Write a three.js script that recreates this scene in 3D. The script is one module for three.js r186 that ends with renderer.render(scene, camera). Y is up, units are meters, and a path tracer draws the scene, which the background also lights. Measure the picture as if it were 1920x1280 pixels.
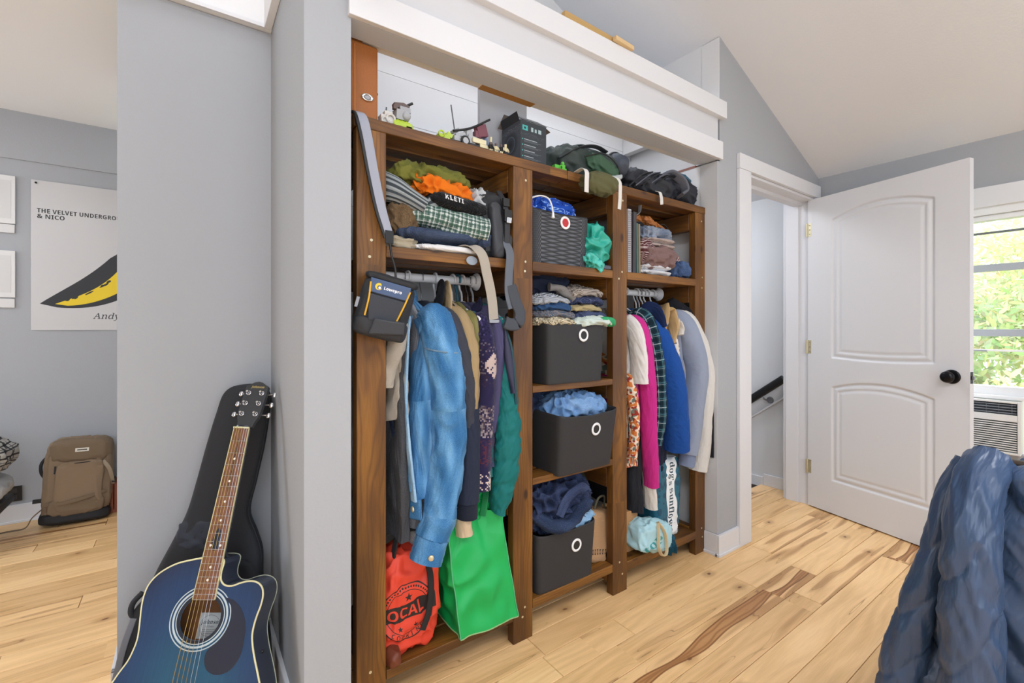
import * as THREE from 'three';
import { RoundedBoxGeometry } from 'three/addons/geometries/RoundedBoxGeometry.js';
import { mergeGeometries } from 'three/addons/utils/BufferGeometryUtils.js';
import { RectAreaLightUniformsLib } from 'three/addons/lights/RectAreaLightUniformsLib.js';
import { createNoise3D, createNoise2D } from 'simplex-noise';

// ---------------------------------------------------------------- camera, sky, large lights, exposure
const scene = new THREE.Scene();
const camera = new THREE.PerspectiveCamera(73.54, 1.5, 0.05, 200);
camera.position.set(0, 1.18, 0);
camera.lookAt(0.5798, 1.18, -0.8148);
camera.setViewOffset(1920, 1280, 0, 24.5, 1920, 1280);
scene.background = new THREE.Color(0xeaf2ff);
scene.backgroundIntensity = 3.2;
RectAreaLightUniformsLib.init();
const renderer = new THREE.WebGLRenderer();
renderer.toneMapping = THREE.LinearToneMapping;
renderer.toneMappingExposure = 1.17;
renderer.shadowMap.enabled = true;
const sun = new THREE.DirectionalLight(0xfff1dc, 5);
sun.position.set(14, 13, 7); sun.target.position.set(6, 0, -2);
sun.castShadow = true; sun.shadow.mapSize.set(2048, 2048);
Object.assign(sun.shadow.camera, { left: -14, right: 14, top: 14, bottom: -14, near: 0.5, far: 60 });
scene.add(sun, sun.target);
function area(x, y, z, w, h, tx, ty, tz, color, intensity) {
  const l = new THREE.RectAreaLight(color, intensity, w, h);
  l.position.set(x, y, z); l.lookAt(tx, ty, tz); scene.add(l); return l;
}
area(-0.6, 1.55, 2.36, 3.2, 1.7, -0.6, 1.5, 0, 0xf4f8ff, 0.6);      // added daylight fill at the unseen opening behind the camera
area(3.40, 1.25, 1.25, 1.0, 1.2, 0, 1.2, 1.25, 0xf4f8ff, 4.0);      // added daylight fill at an unseen second opening of the window wall
area(-3.36, 1.45, -2.9, 1.2, 1.3, 0, 1.3, -2.9, 0xf4f8ff, 3.0);     // added daylight fill at an unseen opening of the left room
// unseen light panels (room, entrance and left room are added fill): [x, y, z, width, depth, intensity]; their glowing meshes are built with the ceilings
const PANELS = [[1.9, 2.80, 0.85, 0.9, 0.9, 14, 'room'], [-0.9, 3.24, 0.9, 1.0, 1.0, 15, 'entrance'], [1.25, 2.45, -1.56, 1.6, 0.2, 3.0, 'loft'], [2.95, 2.42, -2.30, 0.7, 0.7, 17, 'stair hall'], [-1.5, 2.47, -2.9, 0.8, 0.8, 3.6, 'left room'], [0.0, 3.22, -1.3, 0.40, 0.7, 3.5, 'alcove']];
for (const [x, y, z, w, d, I] of PANELS) area(x, y, z, w, d, x, y - 1, z + 1e-4, 0xf4f7ff, I);

// ---------------------------------------------------------------- helpers
let seed = 1234567;
const rnd = () => ((seed = (seed * 1664525 + 1013904223) >>> 0) / 4294967296);
const rr = (a, b) => a + (b - a) * rnd();
const n3 = createNoise3D(rnd), n2 = createNoise2D(rnd);
const V = (x, y, z) => new THREE.Vector3(x, y, z);
const clamp = (x, a = 0, b = 1) => Math.min(b, Math.max(a, x));
const ss = (a, b, x) => { const t = clamp((x - a) / (b - a)); return t * t * (3 - 2 * t); };
const lerp = (a, b, t) => a + (b - a) * t;
const used = {};
const numbered = (n) => { const k = used[n] = (used[n] ?? -1) + 1; return k ? n + '_' + String(k).padStart(3, '0') : n; };
function shade(o) { o.castShadow = true; o.receiveShadow = true; return o; }
function thing(name, label, category, pos = [0, 0, 0], group) {
  const o = new THREE.Group(); o.name = numbered(name); o.position.set(...pos);
  o.userData = { label, category }; if (group) o.userData.group = group;
  scene.add(o); return o;
}
function part(parent, name, geo, mat, label) {
  const m = shade(new THREE.Mesh(geo, mat)); m.name = name; if (label) m.userData.label = label;
  parent.add(m); return m;
}
function single(name, label, category, geo, mat, group) {
  const m = shade(new THREE.Mesh(geo, mat)); m.name = numbered(name); m.userData = { label, category };
  if (group) m.userData.group = group; scene.add(m); return m;
}
function struct(name, geo, mat) { const m = shade(new THREE.Mesh(geo, mat)); m.name = name; m.userData = { kind: 'structure' }; scene.add(m); return m; }
const T = (g, x, y, z) => g.translate(x, y, z);
const merge = (list) => mergeGeometries(list.map((g) => { const q = g.index ? g.toNonIndexed() : g; for (const k of Object.keys(q.attributes)) if (!['position', 'normal', 'uv'].includes(k)) q.deleteAttribute(k); return q; }));
// box from two corners with uv in metres
function box(x0, x1, y0, y1, z0, z1, r = 0) {
  const w = x1 - x0, h = y1 - y0, d = z1 - z0;
  const g = r ? new RoundedBoxGeometry(w, h, d, 2, r) : new THREE.BoxGeometry(w, h, d);
  g.translate((x0 + x1) / 2, (y0 + y1) / 2, (z0 + z1) / 2); return uvBox(g);
}
function uvBox(g) {
  const p = g.attributes.position, n = g.attributes.normal, uv = g.attributes.uv;
  for (let i = 0; i < p.count; i++) {
    const a = Math.abs(n.getX(i)), b = Math.abs(n.getY(i)), c = Math.abs(n.getZ(i));
    if (a >= b && a >= c) uv.setXY(i, p.getZ(i), p.getY(i)); else if (b >= c) uv.setXY(i, p.getX(i), p.getZ(i)); else uv.setXY(i, p.getX(i), p.getY(i));
  }
  return g;
}
// parametric sheet or closed tube; f(u, v) -> [x, y, z]
function grid(nu, nv, f, { closed = false, caps = false, U = 1, V: VV = 1 } = {}) {
  const P = [], UV = [], I = [], w = nu + 1;
  for (let j = 0; j <= nv; j++) for (let i = 0; i <= nu; i++) {
    const u = closed && i === nu ? 0 : i / nu, v = j / nv, q = f(u, v);
    P.push(q[0], q[1], q[2]); UV.push(i / nu * U, v * VV);
  }
  for (let j = 0; j < nv; j++) for (let i = 0; i < nu; i++) { const a = j * w + i, b = a + 1, c = a + w, d = c + 1; I.push(a, b, d, a, d, c); }
  if (caps) for (const [j, flip] of [[0, 1], [nv, 0]]) {
    let cx = 0, cy = 0, cz = 0; const s = P.length / 3;
    for (let i = 0; i < nu; i++) { const k = (j * w + i) * 3; cx += P[k]; cy += P[k + 1]; cz += P[k + 2]; P.push(P[k], P[k + 1], P[k + 2]); UV.push(i / nu * U, j / nv * VV); }
    P.push(cx / nu, cy / nu, cz / nu); UV.push(0.5 * U, j / nv * VV);
    for (let i = 0; i < nu; i++) { const a = s + i, b = s + (i + 1) % nu; flip ? I.push(s + nu, b, a) : I.push(s + nu, a, b); }
  }
  const g = new THREE.BufferGeometry();
  g.setAttribute('position', new THREE.Float32BufferAttribute(P, 3)); g.setAttribute('uv', new THREE.Float32BufferAttribute(UV, 2)); g.setIndex(I);
  g.computeVertexNormals();
  if (closed) { const n = g.attributes.normal; for (let j = 0; j <= nv; j++) { const a = j * w, b = a + nu, q = V(n.getX(a) + n.getX(b), n.getY(a) + n.getY(b), n.getZ(a) + n.getZ(b)).normalize(); n.setXYZ(a, q.x, q.y, q.z); n.setXYZ(b, q.x, q.y, q.z); } }
  return g;
}
// swept tube: section half sizes rad(t) -> [ra, rb], ra along the reference direction; wr(t, a) scales the section
function sweep(pts, rad, { ref = [1, 0, 0], seg = 40, ring = 20, caps = true, wr = null, pw = 1, U, straight = false } = {}) {
  const vs = pts.map((p) => V(...p)), c = straight ? null : new THREE.CatmullRomCurve3(vs, false, 'centripetal'), R = V(...ref);
  const len = c ? c.getLength() : 1, rf = typeof rad === 'function' ? rad : () => rad;
  const fr = [];
  for (let j = 0; j <= seg; j++) {
    const t = j / seg, C = c.getPointAt(t), D = c.getTangentAt(t), A = R.clone().addScaledVector(D, -R.dot(D)).normalize(), B = D.clone().cross(A);
    fr.push([C, A, B]);
  }
  const r0 = rf(0.4);
  return grid(ring, seg, (u, v) => {
    const [C, A, B] = fr[Math.round(v * seg)], a = u * Math.PI * 2, [ra, rb] = rf(v), k = wr ? 1 + wr(v, a) : 1;
    let ca = Math.cos(a), sa = Math.sin(a);
    if (pw !== 1) { ca = Math.sign(ca) * Math.abs(ca) ** pw; sa = Math.sign(sa) * Math.abs(sa) ** pw; }
    return [C.x + (A.x * ca * ra + B.x * sa * rb) * k, C.y + (A.y * ca * ra + B.y * sa * rb) * k, C.z + (A.z * ca * ra + B.z * sa * rb) * k];
  }, { closed: true, caps, U: U ?? 4 * (r0[0] + r0[1]) * 0.8, V: len });
}
// flat strap along a path; width along ref
const strap = (pts, w, t = 0.0015, ref = [1, 0, 0], o = {}) => sweep(pts, () => [w / 2, t], { ref, seg: 36, ring: 10, pw: 0.45, ...o });
const tube = (pts, r, o = {}) => sweep(pts, () => [r, r], { ref: [0.31, 0.22, 0.93], ring: 10, ...o });
// lumpy cloth-like solid (superellipsoid with creases), centred on its own middle
function lump(w, h, d, { e = 0.5, ey = 0.6, amp = 0.01, f = 12, s = 0, layers = 0, lg = 0.12, st = [1, 1, 1], nu = 64, nv = 36, ridge = 0.6, sag = 0, fn = null } = {}) {
  const sp = (x, p) => Math.sign(x) * Math.abs(x) ** p;
  const g = grid(nu, nv, (u, v) => {
    const a = u * 2 * Math.PI, th = (v - 0.5) * Math.PI, c = sp(Math.cos(th), ey);
    let x = w / 2 * c * sp(Math.cos(a), e), y = h / 2 * sp(Math.sin(th), ey), z = d / 2 * c * sp(Math.sin(a), e);
    if (layers) { const q = Math.abs(Math.cos(Math.PI * layers * (y / h + 0.5))), k = 1 - lg * q ** 6 * Math.min(1, (0.5 - Math.abs(y / h)) * 12) * Math.min(0.06 / Math.max(w, d) * 2.4, 1); x *= k; z *= k; }
    const nx = x * f * st[0] + s, ny = y * f * st[1] + s * 1.7, nz = z * f * st[2] - s;
    const m = n3(nx, ny, nz), r = 1 - 2 * Math.abs(n3(nx * 1.7 + 9, ny * 1.7, nz * 1.7)), q = amp * (m * (1 - ridge) + r * ridge);
    const L = Math.hypot(x / w, y / h * 1.2, z / d) || 1;
    x += q * x / w / L; y += q * y / h / L * 1.2; z += q * z / d / L;
    if (sag) y -= sag * ((x / w * 2) ** 2 + (z / d * 2) ** 2);
    return fn ? fn(x, y, z) : [x, y, z];
  }, { closed: true, U: (w + d) * 1.6, V: h + Math.min(w, d) });
  return g;
}
function extrude(pts, depth, bevel = 0.002, { curve = false, holes = [], seg = 2 } = {}) {
  const s = new THREE.Shape(); const P = pts.map((p) => new THREE.Vector2(p[0], p[1]));
  if (curve) { s.moveTo(P[0].x, P[0].y); s.splineThru(P.slice(1)); } else s.setFromPoints(P);
  for (const h of holes) s.holes.push(h);
  return new THREE.ExtrudeGeometry(s, { depth, bevelEnabled: bevel > 0, bevelSize: bevel, bevelThickness: bevel, bevelOffset: -bevel, bevelSegments: seg, curveSegments: 16 });
}

// ---------------------------------------------------------------- textures
function dataTex(w, h, fn, { srgb = true, sx = 1, sy = 1 } = {}) {
  const d = new Uint8Array(w * h * 4);
  for (let y = 0; y < h; y++) for (let x = 0; x < w; x++) { const c = fn(x, y), i = (y * w + x) * 4; d[i] = clamp(c[0], 0, 255); d[i + 1] = clamp(c[1], 0, 255); d[i + 2] = clamp(c[2], 0, 255); d[i + 3] = 255; }
  const t = new THREE.DataTexture(d, w, h); t.wrapS = t.wrapT = THREE.RepeatWrapping; t.magFilter = t.minFilter = THREE.LinearFilter;
  if (srgb) t.colorSpace = THREE.SRGBColorSpace; t.repeat.set(1 / sx, 1 / sy); t.needsUpdate = true; return t;
}
function canvasTex(w, h, draw, { sx = 1, sy = 1, srgb = true } = {}) {
  const c = document.createElement('canvas'); c.width = w; c.height = h; draw(c.getContext('2d'), w, h);
  const t = new THREE.CanvasTexture(c); t.wrapS = t.wrapT = THREE.RepeatWrapping; if (srgb) t.colorSpace = THREE.SRGBColorSpace; t.repeat.set(1 / sx, 1 / sy); return t;
}
const gray = (v) => [v, v, v];
const mix3 = (a, b, t) => [lerp(a[0], b[0], t), lerp(a[1], b[1], t), lerp(a[2], b[2], t)];
const mat = (color, rough = 0.85, o = {}) => new THREE.MeshStandardMaterial({ color, roughness: rough, ...o });
const phys = (color, rough, o) => new THREE.MeshPhysicalMaterial({ color, roughness: rough, ...o });

// maple floor: 12 board rows, each 2 m x 0.1135 m
const FR = 12, FH = 2016, FRH = FH / FR;
const mapleTex = dataTex(1536, FH, (x, y) => {
  const row = Math.floor(y / FRH), v = (y % FRH) / FRH, X = x / 1536 * 2, Y = v * 0.1135, o = row * 17.3;
  const warp = n3(X * 1.1, Y * 6, o) * 0.03, fine = n3(X * 9, (Y + warp * 0.4) * 260, o + 3), mid = n3(X * 2.2, (Y + warp) * 36, o + 7);
  const tone = [0, 8, -8, 4, -14, 10, -5, 2, -10, 6, -3, 7][row];
  let c = [242 + tone + mid * 9 + fine * 5, 200 + tone + mid * 10 + fine * 5, 143 + tone * 0.9 + mid * 11 + fine * 5];
  const hw = [0.12, 0.75, 0.05, 0.3, 0.6, 0.0, 0.2, 0.95, 0.35, 0.02, 0.15, 0.5][row];
  const bd = n3(X * 0.7, Y * 11 + warp * 8, o + 20) + 0.35 * n3(X * 2.5, Y * 30, o + 31);
  const heart = ss(0.62 - hw * 0.75, 1.1 - hw * 0.6, bd) * Math.min(1, hw * 3);
  c = mix3(c, [166, 118, 72], heart * 0.6);
  const ln = Math.abs(((bd * 2.3 + X * 0.1) % 1 + 1) % 1 - 0.5) * 2;
  c = mix3(c, [120, 76, 40], ss(0.86, 1, ln) * ss(0.25, 0.8, bd + hw * 0.5) * 0.42);
  const kx = (row * 0.37 + 0.3) % 1.7 + 0.15, ky = 0.03 + (row * 0.031) % 0.055, kd = Math.hypot((X - kx) * 0.55, Y - ky) + n3(X * 30, Y * 60, o) * 0.002;
  if (row % 3 !== 2) { c = mix3(c, [92, 56, 30], ss(0.0085, 0.003, kd) * 0.9); c = mix3(c, [165, 118, 74], ss(0.034, 0.006, kd) * 0.4); }
  if (row === 7) { // one board with a long flame of heartwood
    const d = Math.abs(Y - 0.056 + n3(X * 1.6, 0.5, 77) * 0.026), wd = 0.016 + 0.012 * n3(X * 2.2, 3, 78);
    c = mix3(c, [186, 132, 80], ss(wd + 0.004, wd - 0.004, d) * 0.75); c = mix3(c, [118, 70, 34], ss(0.0042, 0.0010, Math.abs(d - wd)) * 0.75); c = mix3(c, [132, 82, 42], ss(0.006, 0.001, Math.abs(d - wd * 0.45 + n3(X * 5, 1, 3) * 0.004)) * 0.45);
  }
  return c;
});
// stained pine, 8 rows, each 2 m x 0.14 m
const pineTex = dataTex(1024, 1024, (x, y) => {
  const row = Math.floor(y / 128), v = (y % 128) / 128, X = x / 1024 * 2, Y = v * 0.14, o = row * 11.7;
  const w = n3(X * 1.6, Y * 5, o) * 0.03 + n3(X * 5, Y * 9, o + 4) * 0.006;
  const ring = 0.5 + 0.5 * Math.sin((Y + w * 1.6) * 230 + n3(X * 2.5, Y * 14, o) * 4), fine = n3(X * 14, (Y + w * 0.3) * 420, o + 9), big = n3(X * 1.7, Y * 7, o + 2);
  let c = mix3([100, 65, 25], [162, 112, 46], clamp(0.45 + big * 0.65));
  c = mix3(c, [74, 45, 22], ring ** 3 * 0.32); c = c.map((q) => q + fine * 9);
  const k = Math.hypot((X - (row * 0.43 % 1.6 + 0.2)) * 0.7, Y - 0.05 - row * 0.006);
  c = mix3(c, [58, 32, 16], ss(0.02, 0.006, k) * 0.85);
  const k2 = ss(0.2, 0.8, n3(X * 3.3, Y * 14, o + 40)); c = mix3(c, [86, 52, 28], k2 * 0.4);
  return c;
});
const weaveBump = dataTex(64, 64, (x, y) => gray(128 + 60 * Math.sin(x / 64 * Math.PI * 32) * Math.sin(y / 64 * Math.PI * 32) + n2(x * 0.2, y * 0.2) * 40), { srgb: false, sx: 0.03, sy: 0.03 });
const knitBump = dataTex(64, 64, (x, y) => { const k = Math.abs(((x / 16) % 1) - 0.5) * 2, q = ((y / 10 + k * 0.8) % 1); return gray(90 + 150 * Math.sin(q * Math.PI) * (0.4 + 0.6 * Math.sin(k * Math.PI))); }, { srgb: false, sx: 0.02, sy: 0.025 });
const softBump = dataTex(128, 128, (x, y) => { const a = x / 128 * 6.283, b = y / 128 * 6.283; return gray(128 + 70 * n3(Math.cos(a) * 1.5, Math.sin(a) * 1.5 + Math.cos(b) * 1.5, Math.sin(b) * 1.5) + 40 * n2(x * 0.4, y * 0.4)); }, { srgb: false, sx: 0.25, sy: 0.25 });
const foldBump = dataTex(160, 320, (x, y) => { const a = x / 160 * 6.2832, b = y / 320 * 6.2832, c = Math.cos(a) * 1.1, s = Math.sin(a) * 1.1; return gray(128 + 62 * (1 - 2 * Math.abs(n3(c + Math.cos(b) * 0.9, s + Math.sin(b) * 0.9, Math.cos(b) * 0.7))) + 40 * (1 - 2 * Math.abs(n3(c * 2.6 + Math.cos(b) * 2, s * 2.6, Math.sin(b) * 2.2))) + 10 * n2(x, y)); }, { srgb: false, sx: 0.34, sy: 0.8 });
const plasterBump = dataTex(256, 256, (x, y) => gray(128 + 50 * n2(x * 0.09, y * 0.09) + 40 * n2(x * 0.3, y * 0.3)), { srgb: false, sx: 0.35, sy: 0.35 });
const denimTex = (a, b, c) => dataTex(256, 256, (x, y) => {
  const f = n2(x * 0.02, y * 0.007 + a[0]) * 0.5 + 0.5, tw = ((x + y) % 4 < 2 ? 1 : -1) * 6, sp = rnd() * 26 - 13;
  return mix3(mix3(a, b, f), c, ss(0.2, 1.0, n2(x * 0.015 + 40, y * 0.006)) * 0.35).map((q) => q + tw + sp);
}, { sx: 0.35, sy: 0.35 });
const heatherTex = (a, b, sc = 0.12) => dataTex(128, 128, (x, y) => mix3(a, b, clamp(0.5 + n2(x * 0.5, y * 0.12) * 0.4 + rnd() * 0.5 - 0.25)), { sx: sc, sy: sc });
function plaidTex(base, bands, size, n = 128) { // bands: [pos, width, colour, alpha]
  return canvasTex(n, n, (g) => {
    g.fillStyle = base; g.fillRect(0, 0, n, n);
    for (const [p, w, c, al] of bands) { g.globalAlpha = al; g.fillStyle = c; g.fillRect(p * n, 0, w * n, n); g.fillRect(0, p * n, n, w * n); }
    g.globalAlpha = 0.12; g.fillStyle = '#000'; for (let i = 0; i < n; i += 2) g.fillRect(0, i, n, 1);
  }, { sx: size, sy: size });
}

// ---------------------------------------------------------------- materials of the building
const M = {
  wall: mat(0xa6a9ad, 0.9, { bumpMap: plasterBump, bumpScale: 0.0006 }),
  hall: mat(0xd2d4d6, 0.9), poster_wall: mat(0xa6a9ad, 0.92, { bumpMap: plasterBump, bumpScale: 0.0006 }),
  white: mat(0xe4e5e6, 0.62, { bumpMap: plasterBump, bumpScale: 0.0003 }),
  ceiling: mat(0xe3e7ed, 0.95, { bumpMap: plasterBump, bumpScale: 0.0005 }),
  trim: mat(0xdcdde0, 0.5), door: mat(0xdcdddf, 0.48),
  maple: mat(0xffffff, 0.36, { map: mapleTex }), subfloor: mat(0x2e2014, 0.9),
  pine: mat(0xd8d0bc, 0.5, { map: pineTex }), pale_pine: mat(0xb9975f, 0.7),
  black_metal: mat(0x17171a, 0.32, { metalness: 0.6 }), chrome: mat(0xd9d9dc, 0.18, { metalness: 1 }), brass: mat(0xcfc6a6, 0.4, { metalness: 0.6 }),
  steel: mat(0x9a9a9e, 0.35, { metalness: 0.9 }), white_plastic: mat(0xe8e9ea, 0.4), gray_plastic: mat(0x9a9fa6, 0.45), dark: mat(0x1b1c1f, 0.6), black_plastic: mat(0x121214, 0.45),
};

// ---------------------------------------------------------------- floor of separate maple boards
const floor = struct('floor', box(-3.5, 3.9, -0.10, -0.014, -4.1, 2.5), M.subfloor);
function boardGeo(x0, x1, z0, z1, row, off, top = 0, th = 0.014, ch = 0.0010) {
  const g = 0.0012, a = x0 + g, b = x1 - g, c = z0 + g, d = z1 - g, P = [], UV = [], I = [];
  const uv = (x, z) => [(x - x0) / 2 + off, (row + 0.03 + 0.94 * clamp((z - z0) / (z1 - z0))) / FR];
  const quad = (...q) => { const s = P.length / 3; for (const p of q) { P.push(...p); UV.push(...uv(p[0], p[2])); } I.push(s, s + 1, s + 2, s, s + 2, s + 3); };
  const A = a + ch, B = b - ch, C = c + ch, D = d - ch, t = top, e = top - ch, l = top - th;
  quad([A, t, D], [B, t, D], [B, t, C], [A, t, C]);
  quad([a, e, d], [b, e, d], [B, t, D], [A, t, D]); quad([b, e, c], [a, e, c], [A, t, C], [B, t, C]);
  quad([a, e, c], [a, e, d], [A, t, D], [A, t, C]); quad([b, e, d], [b, e, c], [B, t, C], [B, t, D]);
  quad([a, l, d], [b, l, d], [b, e, d], [a, e, d]); quad([b, l, c], [a, l, c], [a, e, c], [b, e, c]); quad([a, l, c], [a, l, d], [a, e, d], [a, e, c]); quad([b, l, d], [b, l, c], [b, e, c], [b, e, d]);
  const G = new THREE.BufferGeometry(); G.setAttribute('position', new THREE.Float32BufferAttribute(P, 3)); G.setAttribute('uv', new THREE.Float32BufferAttribute(UV, 2)); G.setIndex(I);
  const N = G.toNonIndexed(); N.computeVertexNormals(); return N;
}
{
  const rest = [], z0 = -0.594 + 0.1135 * 24, W = 0.1135;
  let lastRow = 0;
  for (let k = 0; k < 56; k++) {
    const zb = z0 - k * W, za = zb - W; if (za < -4.05) break;
    const spans = zb < -1.93 ? [[-3.4, -0.19]] : zb < -1.72 ? [[-3.4, 2.26]] : zb < -1.72 ? [[-3.4, -0.19]] : zb < -1.34 ? [[-3.4, 3.56]] : [[-3.4, 3.47]];
    for (const [sa, sb] of spans) {
      let x = sa - rr(0, 0.9);
      const special = k === 27 ? [0.62, 2.45, 3.2] : k === 29 ? [1.041, 1.41, 2.5, 3.2] : null; // board ends that can be read off the photograph
      let i = 0;
      while (x < sb) {
        let len = rr(1.0, 2.1), e = x + len;
        if (special && i < special.length && x + 0.2 < special[i]) { e = special[i]; i++; }
        const a = Math.max(x, sa), b = Math.min(e, sb);
        if (b - a > 0.03) {
          let row = Math.floor(rnd() * FR); if (row === lastRow) row = (row + 5) % FR; lastRow = row;
          if (k === 27 && a > 0.5 && a < 1.2) row = 7;
          const g = boardGeo(a, b, za, zb, row, rnd(), rr(-0.0006, 0));
          const seen = (b > 0.35 && zb > -1.9 && za < 0.0 && zb < 0.0 && a < 3.56) || (zb < -1.75 && b > -1.15 && a < -0.1);
          if (seen) part(floor, 'plank', g, M.maple); else rest.push(g);
        }
        x = e;
      }
    }
  }
  const r = part(floor, 'plank_field', mergeGeometries(rest), M.maple); r.userData.kind = 'stuff';
}
struct('floor_stair', box(3.40, 3.9, -0.72, -0.70, -3.4, -1.707), M.maple);

// ---------------------------------------------------------------- walls and ceilings
const SL = 0.4216, EX = 3.474, EY = 2.19, roofY = (x) => EY + SL * (EX - x);
for (const [x, y, z, w, d, I, where] of PANELS) {  // out of view; a glowing mesh for each unseen light panel
  const t = thing('unseen_light_panel', 'unseen flat white panel placed to light the ' + where, 'ceiling light', [x, y + 0.004, z]);
  part(t, 'frame', box(-w / 2 - 0.015, w / 2 + 0.015, 0.004, 0.03, -d / 2 - 0.015, d / 2 + 0.015, 0.003), M.white_plastic);
  part(t, 'diffuser', box(-w / 2, w / 2, 0.001, 0.0038, -d / 2, d / 2), new THREE.MeshStandardMaterial({ color: 0xffffff, emissive: 0xf4f7ff, emissiveIntensity: 1.0 }));
}
// gable wall with the doorway, right of the closet
{
  const s = [[2.245, 0], [2.54, 0], [2.54, 2.045], [3.405, 2.045], [3.405, 0], [EX, 0], [EX, EY], [2.262, roofY(2.262)], [2.262, 2.05], [2.245, 2.05]];
  part(struct('wall_closet_right', uvBox(T(extrude(s, 0.10, 0), 0, 0, -1.412)), M.wall), 'brightened_jamb_face', box(2.2425, 2.2448, 0.112, 2.05, -1.4115, -1.3125, 0.0005), mat(0xc9cbcd, 0.8));  // paler face over the jamb stands in for light falling on it
}
struct('wall_closet_left', box(0.254, 0.377, 0, 3.30, -1.90, -1.312), M.wall);
const header = struct('wall_header', box(0.377, 2.245, 2.066, 2.350, -1.40, -1.312), mat(0xcdced1, 0.65));
part(header, 'soffit_board', box(0.377, 2.245, 2.055, 2.066, -1.3985, -1.313), mat(0xc2c8d2, 0.7));
part(header, 'ledger_board', box(0.377, 2.240, 2.062, 2.20, -1.440, -1.4005, 0.002), M.white);
part(header, 'bare_wood_strip', box(0.872, 1.112, 2.0585, 2.0625, -1.4385, -1.392), mat(0xa87a3e, 0.7), 'unpainted strip of wood');
struct('trim_1', box(0.367, 2.265, 2.055, 2.147, -1.312, -1.294, 0.002), M.trim);
struct('trim_2', box(0.367, 2.284, 2.268, 2.354, -1.40, -1.284, 0.002), M.trim);
// closet interior
const back = struct('wall_closet_back', box(0.377, 2.36, 0, 3.2, -2.02, -1.912), M.white);
for (let i = 0; i < 16; i++) part(back, 'plank', box(0.378, 2.36, i * 0.1975 - 0.1, Math.min(i * 0.1975 + 0.0965, 3.2), -1.912, -1.9, 0.0015), M.white);
const cr = struct('wall_closet_side', box(2.245, 2.30, 0, 2.05, -1.90, -1.412), M.white);
part(cr, 'wood_edge', box(2.243, 2.30, 2.05, 2.062, -1.90, -1.44), mat(0x9d6f63, 0.7), 'thin reddish wood edge');
struct('trim_3', box(2.19, 2.235, 2.247, 2.345, -1.899, -1.442, 0.002), M.white);
struct('shaded_column_closet', box(0.955, 1.19, 1.822, 2.34, -1.582, -1.562, 0.002), mat(0xb4b5b8, 0.8));  // thin sheet for a column front, its shade put into the grey
part(struct('wall_loft_right', box(2.262, 2.32, 2.064, 2.80, -3.2, -1.412), M.white), 'end_board', box(2.2585, 2.2615, 2.356, 2.698, -1.412, -1.3125, 0.001), M.white);
// alcove with the guitar
struct('wall_alcove', box(-0.18, 0.254, 0, 2.27, -4.0, -1.90), M.wall);
struct('wall_alcove_upper', box(-0.18, 0.2535, 2.272, 3.26, -2.0, -1.876), M.white);
struct('trim_4', box(0.2290, 0.2535, 2.272, 3.26, -1.8755, -0.90, 0.002), M.white);
struct('trim_5', box(-0.18, 0.2285, 2.2705, 2.284, -1.8755, -1.868, 0.001), M.trim);
// room of the poster
struct('wall_poster', box(-3.5, -0.18, 0, 2.62, -4.10, -4.015), M.poster_wall);
struct('trim_6', box(-3.5, -0.181, 2.208, 2.51, -4.0145, -4.006, 0.002), M.poster_wall);
struct('ceiling_left', box(-3.5, 0.2, 2.50, 2.56, -4.1, -2.001), mat(0xf0f2f4, 0.95));
{ // left outer wall, out of view, with an opening added to let light in
  const s = [[-2.5, 0], [4.1, 0], [4.1, 3.4], [-2.5, 3.4]], h = new THREE.Path([[2.2, 0.8], [2.2, 2.1], [3.6, 2.1], [3.6, 0.8]].map((p) => new THREE.Vector2(...p)));
  struct('wall_left', uvBox(T(extrude(s, 0.1, 0, { holes: [h] }).rotateY(Math.PI / 2), -3.5, 0, 0)), M.wall);
}
{ // wall behind the camera with a wide opening added to let light in
  const s = [[-3.5, 0], [3.6, 0], [3.6, 3.4], [-3.5, 3.4]], h = new THREE.Path([[-2.3, 0.65], [-2.3, 2.45], [1.1, 2.45], [1.1, 0.65]].map((p) => new THREE.Vector2(...p)));
  struct('wall_rear', uvBox(T(extrude(s, 0.1, 0, { holes: [h] }), 0, 0, 2.4)), M.wall);
}
{ // window wall on the right
  const s = [[-2.4, 0], [1.42, 0], [1.42, 2.24], [-2.4, 2.24]];
  const h1 = new THREE.Path([[0.30, 0.53], [0.30, 1.83], [0.98, 1.83], [0.98, 0.53]].map((p) => new THREE.Vector2(...p)));
  const h2 = new THREE.Path([[-1.8, 0.6], [-1.8, 1.83], [-0.75, 1.83], [-0.75, 0.6]].map((p) => new THREE.Vector2(...p)));  // second opening, out of view, added to let light in
  struct('wall_right', uvBox(T(extrude(s, 0.12, 0, { holes: [h1, h2] }).rotateY(Math.PI / 2), EX, 0, 0)), M.wall);
}
{ // sloped ceiling rising from the eave, then flat
  const s = [[3.62, EY - SL * 0.146], [0.9, roofY(0.9)], [-3.5, roofY(0.9)], [-3.5, roofY(0.9) + 0.08], [0.9, roofY(0.9) + 0.08], [3.62, EY + 0.02]];
  struct('ceiling', uvBox(T(extrude(s, 6.6, 0), 0, 0, -4.1)), M.ceiling);
}
struct('wall_loft_rear', box(-0.18, 3.62, 2.3, 3.4, -3.3, -3.2), M.white);
struct('wall_above_left_room', box(-3.5, -0.18, 2.561, 3.3, -2.0, -1.95), M.wall);
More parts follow.
